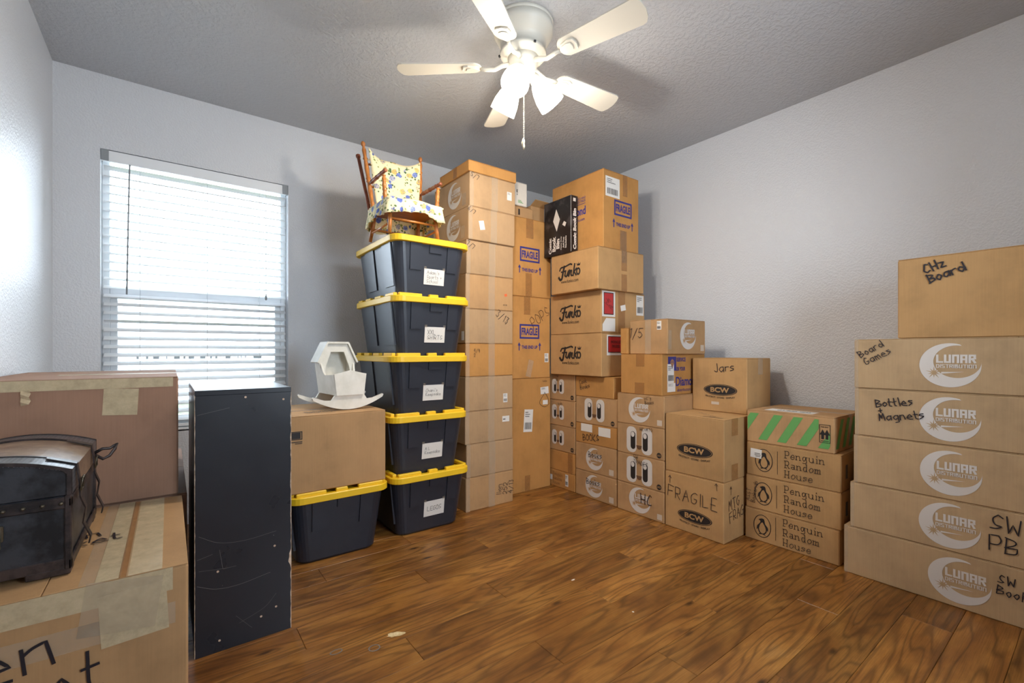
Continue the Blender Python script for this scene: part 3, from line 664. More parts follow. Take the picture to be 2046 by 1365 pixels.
b.pr('front', merge(*[ribbon([p, q], .003) for p, q in (((.083, .21), (.129, .21)), ((.095, .21), (.106, .168)), ((.117, .21), (.106, .168)), ((.095, .21), (.106, .235)), ((.117, .21), (.106, .235)))]), 'blue', 'diamond_mark', 3)
for q in (put(text('SERVICE', .03), .205, .225, .10, .026), put(text('FOR YOUR', .03), .195, .165, .11, .026), put(text('Diamond', .02), .27, .085, .25, .06), put(text('distributors', 0), .24, .03, .16, .02)): b.pr('front', q, 'blue', 'printed_text')
b.shiplabel('front', .185, .53, .07, .12); b.shiplabel('front', .20, .19, .085, .055, code=False)
b = Box('kraft carton marked 1/5 with white crescent logo on its side', (2.460, 2.888, 1.667, 1.955, 1.045, 1.266), 'kraft_d', G3, flaps='y')
b.write('left', '1/5', .20, .60, .062, sw=.0035, slant=.15); b.vtape('left', .50, .045); b.shiplabel('left', .79, .82, .032, .055); crescent_logo(b, 'front', .52, .53, .18); b.lab('front', .01, .03, .04, .15, 'tape', 'tape'); b.lab('front', .37, .02, .41, .06, 'print_s', 'printed_square')
b = Box('narrow upright kraft carton wedged behind the carton marked 1/5', (2.442, 2.88, 1.962, 2.02, 1.045, 1.219), 'kraft_o')
# tower in the corner
GF = 'cartons with black script logo'
for x0, y0, y1, x1, z0, z1, lab_ in ((2.402, 2.153, 2.682, 2.884, .885, 1.192, 'kraft carton with black script logo, lowest of three, red pouch on side'), (2.402, 2.155, 2.682, 2.884, 1.193, 1.494, 'kraft carton with black script logo, red pouch above torn paper label'), (2.350, 2.137, 2.617, 2.850, 1.495, 1.790, 'kraft carton with black script logo, topmost of three, clear tape on side')):
    b = Box(lab_, (x0, x1, y0, y1, z0, z1), 'kraft', GF, flaps='x'); funko_logo(b, 'left', .42, .50, .225)
    if z0 < 1:
        l = b.lab('front', .055, .15, .23, .295); b.pr('front', rect(.066, .17, .225, .285), 'red', 'red_pouch', 3, l); b.pr('front', merge(frame(.066, .17, .225, .285, .004), put(text('PACKING LIST', .01), .15, .245, .11, .02), put(text('ENCLOSED', .01), .15, .215, .08, .02)), 'ink', 'label_print', 4, l)
    elif z0 < 1.4:
        l = b.lab('front', .008, .115, .145, .295); b.pr('front', rect(.024, .13, .126, .285), 'red', 'red_pouch', 3, l); b.pr('front', merge(frame(.024, .13, .126, .285, .005), put(hand('Indy\nPk', .03), .08, .21, .05, .1, 60)), 'ink', 'label_print', 4, l)
        o_ = b.pr('front', poly((.012, .012), (.145, .012), (.145, .105), (.05, .105), (.012, .06)), 'paper', 'torn_label', 1)
        b.vtape('front', .45, .075, mat='tape_b'); b.lab('front', .205, .165, .26, .205, rot=12, layer=2); b.shiplabel('front', .885, .71, .085, .15)
    else: b.vtape('front', .55, .06, .5, 1, 'tape_b'); b.vtape('front', .55, .06, 0, .42, 'tape_b'); b.vtape('front', .55, .05, .7, 1, 'tape')
b = Box('large orange kraft carton with blue FRAGILE print at top of corner tower', (2.412, 2.800, 2.145, 2.672, 1.791, 2.340), 'kraft_o', flaps='x')
fragile(b, 'front', .54, .46, .235); b.shiplabel('front', .25, .79, .15, .14); b.vtape('front', .60, .05, .72, 1, 'tape_b'); b.vtape('front', .55, .06, 0, .26, 'tape'); b.vtape('front', .55, .075, 0, .26, 'tape_b')
b.pr('left', merge(put(text('Diamond', .03), .245, .30, .23, .062), put(text('diamondcomics.com', .01), .24, .238, .22, .022), put(text('COMICS AND', 0), .30, .393, .12, .016), put(text('COLLECTIBLES', 0), .30, .37, .12, .016), rect(.17, .348, .36, .351)), 'blue', 'printed_text')
b = Box('black printed comic storage box standing on edge before FRAGILE carton', (2.336, 2.404, 2.385, 2.683, 1.791, 2.205), 'binblack', name='storage_box', flaps=None, bev=.002, rz=0)
b.pr('left', poly((.105, .26), (.145, .175), (.18, .26), (.14, .345)), 'bookwhite', 'diamond_print'); b.pr('left', poly((.205, .215), (.235, .195), (.248, .222), (.225, .238)), 'bookwhite', 'diamond_print')
b.pr('left', merge(put(text('Book', .05), .115, .085, .115, .04, 90), put(text('Bin', .05), .158, .08, .075, .036, 90), put(text('Heavy Duty', .03), .195, .08, .1, .016, 90), put(text('Acid Free', .03), .220, .08, .08, .016, 90), put(text('Stackable', .03), .245, .08, .09, .016, 90), put(text('Comic', .05), .075, .075, .12, .03, 90)), 'bookwhite', 'printed_text', 2)
b.pr('front', merge(put(text('Comic Book Bin', .05), .034, .17, .30, .032, 90), rect(.018, .37, .045, .395)), 'bookwhite', 'printed_text', 2); b.pr('left', rect(.2955, .0, .2975, .414), 'bookwhite', 'edge_line', 2)

# cartons with black oval logo
GE = 'cartons with black oval logo'
b = Box('kraft carton with black oval logo marked FRAGILE on the floor', (2.43, 3.02, 1.294, 1.664, 0, .336), 'kraft', GE); bcw_logo(b, 'left', .53, .30, .215)
b.write('left', 'FRAGILE', .48, .63, .068, rot=-2, sw=.0035, jit=.5); up = strokes('^', .05, .003, {'^': '32 39|17 39 57'}, False)
b.pr('left', xf(up, .9, .9, .022, .265), 'marker', 'handwriting', 4); b.pr('left', xf(up, .8, .8, .32, .285, 6), 'marker', 'handwriting', 4); b.pr('front', xf(up, .9, .9, .06, .26), 'marker', 'handwriting', 4); b.write('front', 'MTG\nFRAGILE', .30, .55, .055, rot=8, sw=.0035, jit=.5)
b = Box('kraft carton with black oval logo in the middle of its stack', (2.432, 3.02, 1.293, 1.663, .337, .684), 'kraft', GE, flaps='x'); bcw_logo(b, 'left', .52, .43, .225); b.lab('front', .08, .0, .15, .09, 'tape_b', 'tape'); b.lab('front', .08, .25, .15, .347, 'tape_b', 'tape')
b.write('top', 'MTG  cards', .2, .45, .03, rot=60); b.pr('top', put(text('THIS SIDE UP', .02), .05, .09, .12, .02, 90), 'ink', 'printed_text')
b = Box('kraft carton with black oval logo marked Jars, topmost and set back', (2.737, 3.042, 1.316, 1.668, .685, 1.020), 'kraft', GE, flaps='x'); bcw_logo(b, 'left', .53, .41, .215); b.write('left', 'Jars', .60, .83, .052, rot=6, sw=.004); b.vtape('front', .55, .06, .7, 1); b.lab('left', .13, .045, .18, .062, 'print_s', 'printed_square')

# bird emblem cartons and the green striped one
GP = 'cartons with bird emblem'
for x0, y0, y1, z0, z1, lab_ in ((2.64, .820, 1.280, 0, .176, 'kraft carton with bird emblem on the floor, lowest of three'), (2.64, .813, 1.275, .177, .362, 'kraft carton with bird emblem, handwriting up its left end'), (2.64, .813, 1.271, .363, .549, 'kraft carton with bird emblem, white sticker on emblem, topmost of three')):
    b = Box(lab_, (x0, 3.10, y0, y1, z0, z1), 'kraft', GP, flaps='x'); penguin_logo(b, 'left', .205, .5, .125); b.pr('left', rect(.164, .03, .166, .155), 'ink', 'printed_rule'); slab_text(b, 'left', .435, .50, .190, .145)
    if z0 > .3: b.lab('left', .022, .10, .082, .15, rot=-3, layer=3); b.pr('left', merge(rect(.045, .125, .075, .128), rect(.045, .117, .078, .12), rect(.05, .109, .075, .112)), 'ink_g', 'label_print', 5)
    elif z0 > .1: b.write('left', 'ASST\nBookends', .07, .52, .024, rot=82)
    b.pr('front', merge(rect(.06, .06, .09, .13), rect(.2, .05, .24, .12)), 'ink_g', 'side_print')
b = Box('kraft carton with green diagonal stripes and a this-way-up mark', (2.641, 3.07, .842, 1.270, .550, .730), 'kraft_d', flaps='y')
st = []
for k in range(6):
    x = -.035 + k * .098
    pts = [(x, .02), (x + .045, .02), (x + .128, .165), (x + .083, .165)]
    cl = [(max(.004, min(.405, p)), q) for p, q in pts]
    if k == 0: cl = [(.004, .065), (.004, .14), (.02, .165), (.066, .165)]
    if k == 4: cl = [(.357, .02), (.402, .02), (.41, .034), (.41, .105)]
    if k > 4: continue
    if k == 3: cl = [(.259, .02), (.304, .02), (.36, .118), (.36, .165), (.342, .165)]
    st.append(poly(*cl))
b.pr('left', merge(*st), 'green', 'green_stripes'); b.pr('front', merge(*[poly((x, .02), (x + .04, .02), (x + .11, .165), (x + .07, .165)) for x in (.02, .11, .2, .29)]), 'green', 'green_stripes')
au = lambda x: merge(rect(x - .006, .068, x + .006, .092), poly((x - .013, .09), (x + .013, .09), (x, .118)))
b.pr('left', merge(frame(.363, .05, .412, .142, .0025), au(.378), au(.397), rect(.37, .058, .405, .061), put(text('THIS WAY', .02), .387, .13, .034, .008)), 'ink', 'arrow_mark', 2)
b.lab('top', .06, .12, .16, .36); b.pr('top', merge(put(text('THIS SIDE UP', .03), .10, .22, .17, .03, 90)), 'ink', 'printed_text', 4); b.vtape('front', .52, .05); b.lab('top', .2, .0, .25, .428, 'tape', 'tape')

# long cartons at the right edge
GL = 'long cartons with white crescent logo at the right'
w_ = 'long pale carton with white crescent logo '
for k, (y1, z0, z1, lab_, lx, tx) in enumerate(((.791, 0, .225, w_ + 'marked SW BOOKS on the floor', .40, None), (.766, .226, .439, w_ + 'marked SW PB', .345, None), (.752, .440, .666, w_ + 'and no writing, third of five', .335, None), (.748, .667, .888, w_ + 'marked Bottles and Magnets', .328, None), (.749, .889, 1.118, w_ + 'marked Board Games, topmost of five', .33, None))):
    b = Box(lab_, (2.605, 3.12, -.30, y1, z0, z1), 'kraft_p', GL, flaps='x'); Wd = b.dims('left')[0]; crescent_logo(b, 'left', lx / Wd, .5, .19)
    b.lab('left', .002, .0, .016, z1 - z0, 'tape', 'tape')
    if k == 0: b.write('left', 'SW\nBooKS', .565 / Wd, .64, .034, rot=-3, sw=.0036)
    if k == 1: b.write('left', 'SW\nPB', .505 / Wd, .56, .060, rot=-2, sw=.0042, lead=1.35)
    if k == 3: b.write('left', 'Bottles\n+\nMagnets', .165 / Wd, .60, .034, rot=10, sw=.004, lead=.9)
    if k == 4: b.write('left', 'Board\nGames', .075 / Wd, .73, .032, rot=32, sw=.0032)
b = Box('large kraft carton marked CHz Board on top of the long cartons', (2.608, 3.05, -.25, .588, 1.119, 1.470), 'kraft', flaps='x'); Wd = b.dims('left')[0]; b.write('left', 'CHz\nBoard', .150 / Wd, .84, .037, rot=20, sw=.0055)

# ================================================================== tall cartons and the taped stack by the back wall
GB = 'tall cartons beside the taped stack'
b = Box('tall kraft carton with white shipping label standing on the floor', (2.018, 2.408, 2.690, 3.20, 0, .857), 'kraft_o', GB); b.shiplabel('front', .42, .625, .085, .17, rot=-4); b.shiplabel('front', .84, .885, .082, .055, rot=4, code=False); b.lab('front', .31, .648, .36, .682); b.vtape('front', .40, .05, 0, .14, 'tape_b')
b.pr('front', ribbon(catmull([Vector(p) for p in ((.33, .74), (.28, .68), (.285, .65), (.33, .63), (.375, .65), (.36, .70), (.325, .745))], 5), .0025), 'marker', 'handwriting', 4); b.write('front', 'funko', .84, .972, .015)
b = Box('tall kraft carton with blue FRAGILE print marked POPS', (2.016, 2.404, 2.690, 3.20, .858, 1.478), 'kraft_o', GB); fragile(b, 'front', .46, .50, .235); b.write('front', 'POPS', .72, .76, .075, rot=32, sw=.003, jit=.5); b.vtape('front', .40, .06, .78, 1, 'tape_b'); b.lab('front', .155, .01, .205, .14, 'tape', 'tape', rot=-14); b.shiplabel('front', .90, .25, .04, .07)
b = Box('tall kraft carton with blue FRAGILE print and no writing, topmost', (2.022, 2.412, 2.690, 3.20, 1.479, 2.074), 'kraft_o', GB); fragile(b, 'front', .45, .46, .235); b.vtape('front', .45, .07, .75, 1, 'tape_b'); b.vtape('front', .42, .06, 0, .3, 'tape_b')
b = Box('flat kraft carton printed with the figure 1 atop tall cartons', (1.985, 2.247, 2.712, 2.90, 2.075, 2.160), 'kraft_d'); b.pr('front', put(text('1', .06), .125, .042, .016, .045), 'ink', 'printed_text')
b = Box('small white carton with teal print on the figure 1 carton', (1.985, 2.178, 2.700, 2.86, 2.161, 2.335), 'kraft_w', flaps='y'); b.pr('front', merge(put(text('E', .03), .098, .105, h=.022), put(text('K', .03), .100, .08, h=.012)), 'ink', 'printed_text'); b.pr('front', merge(rect(.105, .036, .135, .040), rect(.105, .028, .145, .032), rect(.105, .020, .155, .024)), 'green', 'printed_text')
# open carton with its flaps up
x0, x1, y0, y1, z0, z1 = 2.262, 2.402, 2.76, 3.05, 2.075, 2.205
b = Box('open kraft carton with raised flaps atop the tall cartons', (x0, x1, y0, y1, z0, z1), 'kraft_d', flaps=None, body=False); w, d, h = b.w / 2, b.d / 2, b.h
boxo('base', -w, w, -d, d, 0, .004, 'kraft_d', b.root)
for q in ((-w, w, -d, -d + .004), (-w, w, d - .004, d), (-w, -w + .004, -d + .004, d - .004), (w - .004, w, -d + .004, d - .004)): boxo('wall', *q, .004, h, 'kraft_d', b.root)
boxo('flap', -w, w, -.002, .002, 0, .085, 'kraft', b.root, mtx=Matrix.Translation((0, d - .002, h)) @ Matrix.Rotation(R(-35), 4, 'X')); boxo('flap', -w, w, -.002, .002, 0, .07, 'kraft', b.root, mtx=Matrix.Translation((0, -d + .002, h)) @ Matrix.Rotation(R(62), 4, 'X'))
boxo('flap', -.002, .002, -d, d, 0, .055, 'kraft', b.root, mtx=Matrix.Translation((w - .002, 0, h)) @ Matrix.Rotation(R(4), 4, 'Y'))

GA = 'taped cartons in the stack behind the totes'
zs = [0, .224, .446, .664, .895, 1.116, 1.347, 1.578, 1.804, 2.026, 2.253]
names = ['taped carton on the floor with handwriting up its right end', 'plain taped carton second from the floor behind the totes', 'taped carton with small square label, third from the floor', 'taped carton with upright white label, fourth from the floor', 'taped carton marked 4/9 2 behind the yellow lids', 'taped carton marked 3/13 at its upper right corner', 'taped carton with an orange dot low on its front', 'taped carton marked 7/7 at its upper left, below the torn sticker', 'taped carton marked 6/7 with a torn white sticker', 'taped carton marked 5/7 with white label, under the shallow carton']
dx = [0, .004, -.006, -.004, -.003, -.004, -.002, .004, .012, .022]
for k in range(10):
    o_ = dx[k]; b = Box(names[k], (1.560 + o_, 1.948 + o_ * .5, 2.573 - (.012 if k > 7 else 0), 3.06, zs[k], zs[k + 1] - .001), 'kraft_o' if k == 4 else 'kraft_d' if k in (0, 6) else 'kraft_g', GA, flaps='x')
    b.vtape('front', .53, .052); b.lab('front', .0, .0, .03, b.h, 'tape', 'tape')
    if k == 0: b.write('front', 'lion\n252\n4/13', .82, .5, .04, rot=86, sw=.003)
    if k == 2: b.lab('front', .30, .125, .36, .165); b.pr('front', rect(.305, .14, .325, .147), 'ink_g', 'label_print', 4)
    if k == 3: b.shiplabel('front', .83, .32, .036, .062)
    if k == 4: b.write('front', '4/9\n2', .22, .72, .024); 
    if k == 5: b.write('front', '3/13', .76, .80, .05, rot=-32, sw=.003)
    if k == 6: b.lab('front', .315, .10, .337, .118, 'orange', 'orange_dot', rot=20); b.write('front', 'm-m', .82, .17, .015)
    if k == 7: b.write('front', '7/7', .08, .84, .032, rot=-25)
    if k == 8: b.write('front', '6/7', .06, .86, .03, rot=-25); b.lab('front', .085, .075, .125, .135, rot=12)
    if k == 9: b.write('front', '5/7', .10, .88, .032, rot=-20); b.shiplabel('front', .86, .55, .04, .058, code=False)
    if k in (8, 9): crescent_logo(b, 'left', .60, .5, .185); b.lab('left', .40, .02, .45, .1, 'tape', 'tape')
    if k == 5: b.lab('left', b.d - .05, .02, b.d - .02, .08)
b = Box('shallow kraft carton lying on top of the taped stack beside toy chair', (1.572, 1.966, 2.557, 2.96, 2.254, 2.327), 'kraft_o', flaps='x'); b.vtape('left', .55, .05, mat='tape_b')

# ================================================================== storage totes
GT = 'black storage totes with yellow lids'
LH, PITCH = .352, .3425
def rrect(hx, hy, r, n=6):
    pts = []
    for sx, sy, a in ((1, 1, 0), (-1, 1, 90), (-1, -1, 180), (1, -1, 270)):
        pts += [(sx * (hx - r) + r * math.cos(R(a + 90 * k / n)), sy * (hy - r) + r * math.sin(R(a + 90 * k / n))) for k in range(n + 1)]
    return pts
def loft(name, loops, mat, parent, cap0=True, cap1=True, smooth=False):
    vv, ff = [], []; n = len(loops[0][0])
    for pts, z in loops: vv += [(x, y_, z) for x, y_ in pts]
    for i in range(len(loops) - 1):
        for k in range(n): ff.append((i * n + k, i * n + (k + 1) % n, (i + 1) * n + (k + 1) % n, (i + 1) * n + k))
    if cap0: ff.append(tuple(reversed(range(n))))
    if cap1: ff.append(tuple((len(loops) - 1) * n + k for k in range(n)))
    return mobj(name, vv, ff, mat, parent, smooth)
LX, LY, TX, TY, BX, BY, HB = .255, .338, .233, .316, .198, .275, .330
tote_me = {}
def tote(cx, cy, z, label, note=None, top=False):
    t = thing('storage_tote', label, 'tote', (cx, cy, z), 0, GT)
    if not tote_me:
        o = loft('bin', [(rrect(BX - .012, BY - .012, .05), 0), (rrect(BX, BY, .055), .012), (rrect(TX, TY, .06), HB)], 'tote', t)
        md = o.data; tote_me['bin'] = md
        # raised panels hanging from the rim, following the taper
        def face_pt(face, a, zz, out):
            f = zz / HB; hx, hy = BX + (TX - BX) * f + out, BY + (TY - BY) * f + out
            return (a, -hy, zz) if face == 'f' else (-hx, a, zz)
        for key, face, a0, a1, z0 in (('p0', 'f', -.138, -.068, .165), ('p1', 'f', .095, .160, .165), ('p2', 'l', -.245, -.115, .07), ('p3', 'l', .02, .16, .07), ('p4', 'f', -.02, .06, .27)):
            zt = HB - .004; v = []
            for out in (-.004, .007):
                v += [face_pt(face, a0, z0, out), face_pt(face, a1, z0, out), face_pt(face, a1 * 1.03, zt, out), face_pt(face, a0 * 1.03, zt, out)]
            p = mobj('panel', v, [(4, 5, 6, 7), (0, 1, 5, 4), (1, 2, 6, 5), (2, 3, 7, 6), (3, 0, 4, 7), (3, 2, 1, 0)], 'tote', t); tote_me[key] = p.data
        l = loft('lid', [(rrect(LX - .004, LY - .004, .066), LH - .036), (rrect(LX, LY, .07), LH - .033), (rrect(LX, LY, .07), LH - .004), (rrect(LX - .004, LY - .004, .066), LH), (rrect(LX - .028, LY - .028, .05), LH), (rrect(LX - .032, LY - .032, .046), PITCH - .0005)], 'lid', t)
        tote_me['lid'] = l.data
        pads = []
        for face, rng in (('x', ((-.215, -.075), (-.028, .03), (.085, .215))), ('y', ((-.295, -.17), (-.10, .0), (.07, .16), (.22, .295)))):
            for sgn in (-1, 1):
                for a, c in rng:
                    if face == 'x': q = (a, c, sgn * (LY - .028) - .012, sgn * (LY - .028) + .012)
                    else: q = (sgn * (LX - .028) - .012, sgn * (LX - .028) + .012, a, c)
                    p = boxo('lid_pad', *q, LH - .002, LH + .016, 'lid', l, .003); pads.append(p.data)
        tote_me['pads'] = pads
    else:
        link(bpy.data.objects.new('bin', tote_me['bin']), t)
        for k in range(5): link(bpy.data.objects.new('panel', tote_me['p%d' % k]), t)
        if top: l = loft('lid', [(rrect(LX - .004, LY - .004, .066), LH - .036), (rrect(LX, LY, .07), LH - .033), (rrect(LX, LY, .07), LH - .004), (rrect(LX - .004, LY - .004, .066), LH)], 'lid', t)
        else: l = link(bpy.data.objects.new('lid', tote_me['lid']), t)
        for p in ([] if top else tote_me['pads']): link(bpy.data.objects.new('lid_pad', p), l)
    if note:
        zc, hh, ww = .133, .092 / 2, .133 / 2; sl = (TY - BY) / HB; xc = .020
        def P(a, b, out): zz = zc + b; return (xc + a, -(BY + sl * zz + out), zz)
        v = [P(a, c, o) for o in (.0005, .0015) for a, c in ((-ww, -hh), (ww, -hh), (ww, hh), (-ww, hh))]
        lab_ = mobj('paper_label', v, [(0, 1, 2, 3), (7, 6, 5, 4), (0, 4, 5, 1), (1, 5, 6, 2), (2, 6, 7, 3), (3, 7, 4, 0)], 'paper', t)
        nl = note.count('\n') + 1; sh = hand(note, .022, .0016); a, b_, c, d_ = bounds(sh); sc_ = min(1.2, .10 / (c - a), .075 / (d_ - b_)); sh = xf(sh, sc_, sc_, -(a + c) / 2 * sc_, -(b_ + d_) / 2 * sc_)
        mobj('handwriting', [P(p, q, .0022) for p, q in sh[0]], sh[1], 'ink', lab_)
        for sx in (-1, 1): mobj('tape', [P(sx * (ww - .006) - .008, hh - .006, .0021), P(sx * (ww - .006) + .008, hh - .006, .0021), P(sx * (ww - .006) + .008, hh + .012, .0021), P(sx * (ww - .006) - .008, hh + .012, .0021)], [(0, 1, 2, 3)], 'tape', lab_)
    return t
TCX, TCY = 1.240, 2.735
for k, (note, lab_) in enumerate((('LEGOS', 'bottom black tote with yellow lid in the tall tote stack'), ('A L\nKeepsake', 'black tote with yellow lid labelled A L Keepsake'), ("Chani's\nKeepsake", 'black tote with yellow lid labelled Keepsake, middle of the stack'), ('XXL\nSHIRTS', 'black tote with yellow lid labelled XXL SHIRTS'), ("Adam's\nSports +\nSchool", 'top black tote with yellow lid under the toy chair'))):
    tote(TCX + (0, -.012, -.006, .004, 0)[k], TCY, k * PITCH, lab_, note, k == 4)
tote(.705, 2.700, 0, 'unlabelled black tote with yellow lid under the cradle carton')

# ================================================================== carton on the single tote, and the doll cradle
b = Box('brown carton with small barcode print resting on the single tote', (.440, .938, 2.385, 2.93, LH + .016, .746), 'kraft_d', flaps='x')
b.pr('front', merge(frame(.022, .265, .078, .305, .004), rect(.030, .270, .070, .300), rect(.022, .252, .078, .256), rect(.045, .245, .078, .248)), 'ink', 'printed_barcode'); b.vtape('front', .035, .004, mat='tape_b'); b.htape('top', .42, .06); b.write('top', 'Baby Clothes\nand toys', .45, .18, .03, rot=0, sw=.003)
t = thing('doll_cradle', 'white wooden doll cradle with hood and curved rockers', 'cradle', (.770, 2.60, .750), R(5)); t.scale = (.88, .95, 1.03)
def board(name, pts, axis, d0, d1): return extrude_poly(name, pts, axis, d0, d1, 'cradle', t)
zb_ = .075; L0, L1 = -.13, .16
# foot board and head board taper outward to the top
board('foot_board', [(-.085, zb_), (.085, zb_), (.100, .185), (.06, .192), (0, .205), (-.06, .192), (-.100, .185)], 'y', L0, L0 + .011)
board('head_board', [(-.085, zb_), (.085, zb_), (.112, .255), (.062, .345), (-.062, .345), (-.112, .255)], 'y', L1 - .010, L1)
for s in (-1, 1):
    prof = [(L0 + .011, zb_), (L1 - .010, zb_), (L1 - .010, .250), (.075, .250), (.055, .225), (.038, .190), (.015, .176), (L0 + .011, .182)]
    n = len(prof); bm = bmesh.new(); f0 = lambda z_: .085 + (z_ - zb_) * .150
    a = [bm.verts.new((s * (f0(z_)), y_, z_)) for y_, z_ in prof]; c = [bm.verts.new((s * (f0(z_) - .011), y_, z_)) for y_, z_ in prof]
    bm.faces.new(a); bm.faces.new(c)
    for i in range(n): bm.faces.new((a[i], a[(i + 1) % n], c[(i + 1) % n], c[i]))
    bobj('side_board', bm, 'cradle', t)
    # hood slope
    bm = bmesh.new(); pq = [(.122, .240), (.064, .345), (.072, .352), (.132, .244)]
    a = [bm.verts.new((s * x, .052, z_)) for x, z_ in pq]; c = [bm.verts.new((s * x, L1 + .012, z_)) for x, z_ in pq]; bm.faces.new(a); bm.faces.new(c)
    for i in range(4): bm.faces.new((a[i], a[(i + 1) % 4], c[(i + 1) % 4], c[i]))
    bobj('hood_slope', bm, 'cradle', t)
boxo('hood_top', -.070, .070, .052, L1 + .012, .345, .356, 'cradle', t, .001)
# hood front: frame board with a trapezoid opening
bm = bmesh.new(); o1 = [(-.116, .240), (-.062, .344), (.062, .344), (.116, .240)]; o2 = [(-.088, .175), (-.045, .300), (.045, .300), (.088, .175)]
o1 = [(-.100, .185)] + o1 + [(.100, .185)]; o2 = [(-.088, .178), (-.074, .225), (-.042, .300), (.042, .300), (.074, .225), (.088, .178)]
for yy in (.066, .076):
    A_ = [bm.verts.new((x, yy, z_)) for x, z_ in o1]; B_ = [bm.verts.new((x, yy, z_)) for x, z_ in o2]
    for i in range(5): bm.faces.new((A_[i], A_[i + 1], B_[i + 1], B_[i]))
    if yy < .07: A0, B0 = A_, B_
for i in range(5): bm.faces.new((A0[i], A0[i + 1], A_[i + 1], A_[i])); bm.faces.new((B0[i], B0[i + 1], B_[i + 1], B_[i]))
bobj('hood_front', bm, 'cradle', t)
boxo('floor_board', -.085, .085, L0 + .011, L1 - .010, zb_, zb_ + .010, 'cradle', t)
for yy in (L0 + .015, L1 - .03):
    up_ = [(x, .008 + .055 * (abs(x) / .215) ** 1.9 - .008) for x in [-.215 + .43 * k / 20 for k in range(21)]]
    top_ = [(.222, .067), (.215, .072), (.15, .052), (.11, .05), (.092, .075), (-.092, .075), (-.11, .05), (-.15, .052), (-.215, .072), (-.222, .067)]
    board('rocker', up_ + top_, 'y', yy, yy + .014)

# ================================================================== toy chair on the tote stack
CZ = 4 * PITCH + LH + .003
t = thing('toy_chair', 'small turned wood armchair with blue and yellow floral cushions', 'chair', (1.128, 2.42, CZ), 0)
TURN = [(0, .75), (.08, .95), (.10, 1.15), (.12, .8), (.14, 1.2), (.16, .85), (.30, 1.15), (.42, .85), (.44, 1.25), (.46, .85), (.48, 1.2), (.50, .85), (.62, 1.1), (.74, .85), (.76, 1.2), (.78, .8), (.88, 1.05), (.92, .62), (.935, .62), (.95, 1.0), (.975, 1.12), (1, .65)]
def turned(name, p0, p1, r, mat='maple'): return lathe(name, p0, p1, [(a, r * c) for a, c in TURN], mat, t, 12)
SZ = .175
for s in (-1, 1):
    lathe('leg', (s * .150, .010, .0), (s * .135, .03, SZ), [(0, .010), (.5, .012), (1, .010)], 'maple', t, 12)
    lathe('leg', (s * .155, .300, .0), (s * .140, .25, SZ), [(0, .010), (.5, .012), (1, .010)], 'maple', t, 12)
    rod('stretcher', (s * .147, .02, .055), (s * .150, .285, .050), .006, 'maple', t)
    turned('back_post', (s * .150, .255, SZ - .01), (s * .190, .330, .610), .0125)
    rod('rear_post', (s * .150, .300, SZ - .02), (s * .190, .405, .535), .0105, 'maple_d', t); lathe('rear_finial', (s * .190, .405, .535), (s * .193, .412, .56), [(0, .010), (.3, .014), (.8, .014), (1, .008)], 'maple_d', t, 12)
    turned('arm_post', (s * .160, .045, SZ), (s * .170, .045, .325), .0115)
    ar = lathe('arm_rail', (s * .166, .265, .345), (s * .172, .010, .342), [(a, .0105 * c) for a, c in TURN], 'maple_d', t, 12)
rod('stretcher', (-.145, .018, .085), (.145, .018, .085), .0065, 'maple', t); rod('stretcher', (-.150, .29, .075), (.150, .29, .075), .0065, 'maple', t)
for zz in (.33, .47): rod('back_rail', (-.165, .30 if zz > .4 else .277, zz), (.165, .30 if zz > .4 else .277, zz), .007, 'maple', t)
loft('seat', [(rrect(.165, .150, .03), SZ - .018), (rrect(.170, .155, .03), SZ - .010), (rrect(.165, .150, .03), SZ)], 'maple_d', t).location = (0, .150, 0)
def cushion(name, fn, nu, nv, parent=t):
    """closed pillow: fn(u,v,side) -> point"""
    vv, ff = [], []
    for sd in (0, 1):
        for i in range(nu + 1):
            for j in range(nv + 1): vv.append(fn(i / nu, j / nv, sd))
    S = (nu + 1) * (nv + 1); idx = lambda i, j, sd: sd * S + i * (nv + 1) + j
    for i in range(nu):
        for j in range(nv):
            ff.append((idx(i, j, 0), idx(i, j + 1, 0), idx(i + 1, j + 1, 0), idx(i + 1, j, 0))); ff.append((idx(i, j, 1), idx(i + 1, j, 1), idx(i + 1, j + 1, 1), idx(i, j + 1, 1)))
    for i in range(nu): ff.append((idx(i, 0, 0), idx(i + 1, 0, 0), idx(i + 1, 0, 1), idx(i, 0, 1))); ff.append((idx(i, nv, 0), idx(i, nv, 1), idx(i + 1, nv, 1), idx(i + 1, nv, 0)))
    for j in range(nv): ff.append((idx(0, j, 0), idx(0, j, 1), idx(0, j + 1, 1), idx(0, j + 1, 0))); ff.append((idx(nu, j, 0), idx(nu, j + 1, 0), idx(nu, j + 1, 1), idx(nu, j, 1)))
    return mobj(name, vv, ff, 'floral', parent, True)
def backc(u, v, sd):
    a = 2 * u - 1; z0 = SZ + .035; sag = .055 * (1 - a * a) + .008 * math.sin(9 * u)
    z_ = z0 + v * (.355 - sag * v); wd = .135 + .035 * v
    th = .014 * (1 - a ** 4) * (1 - (2 * v - 1) ** 4) + .002
    yy = .232 + (z_ - SZ) * .155 + .018 * (1 - a * a) + .006 * math.sin(14 * u + 5 * v)
    return (a * wd, yy + (-th if sd == 0 else th), z_)
cushion('back_cushion', backc, 18, 14)
def seatc(u, v, sd):
    a, c = 2 * u - 1, 2 * v - 1; puff = (1 - a ** 6) * (1 - c ** 6)
    x = a * .172; yy = .135 + c * .155; n_ = .004 * math.sin(13 * u + 7 * v)
    return (x, yy, SZ + (.002 if sd == 0 else .010 + .034 * puff + n_))
sc_o = cushion('seat_cushion', seatc, 16, 14)
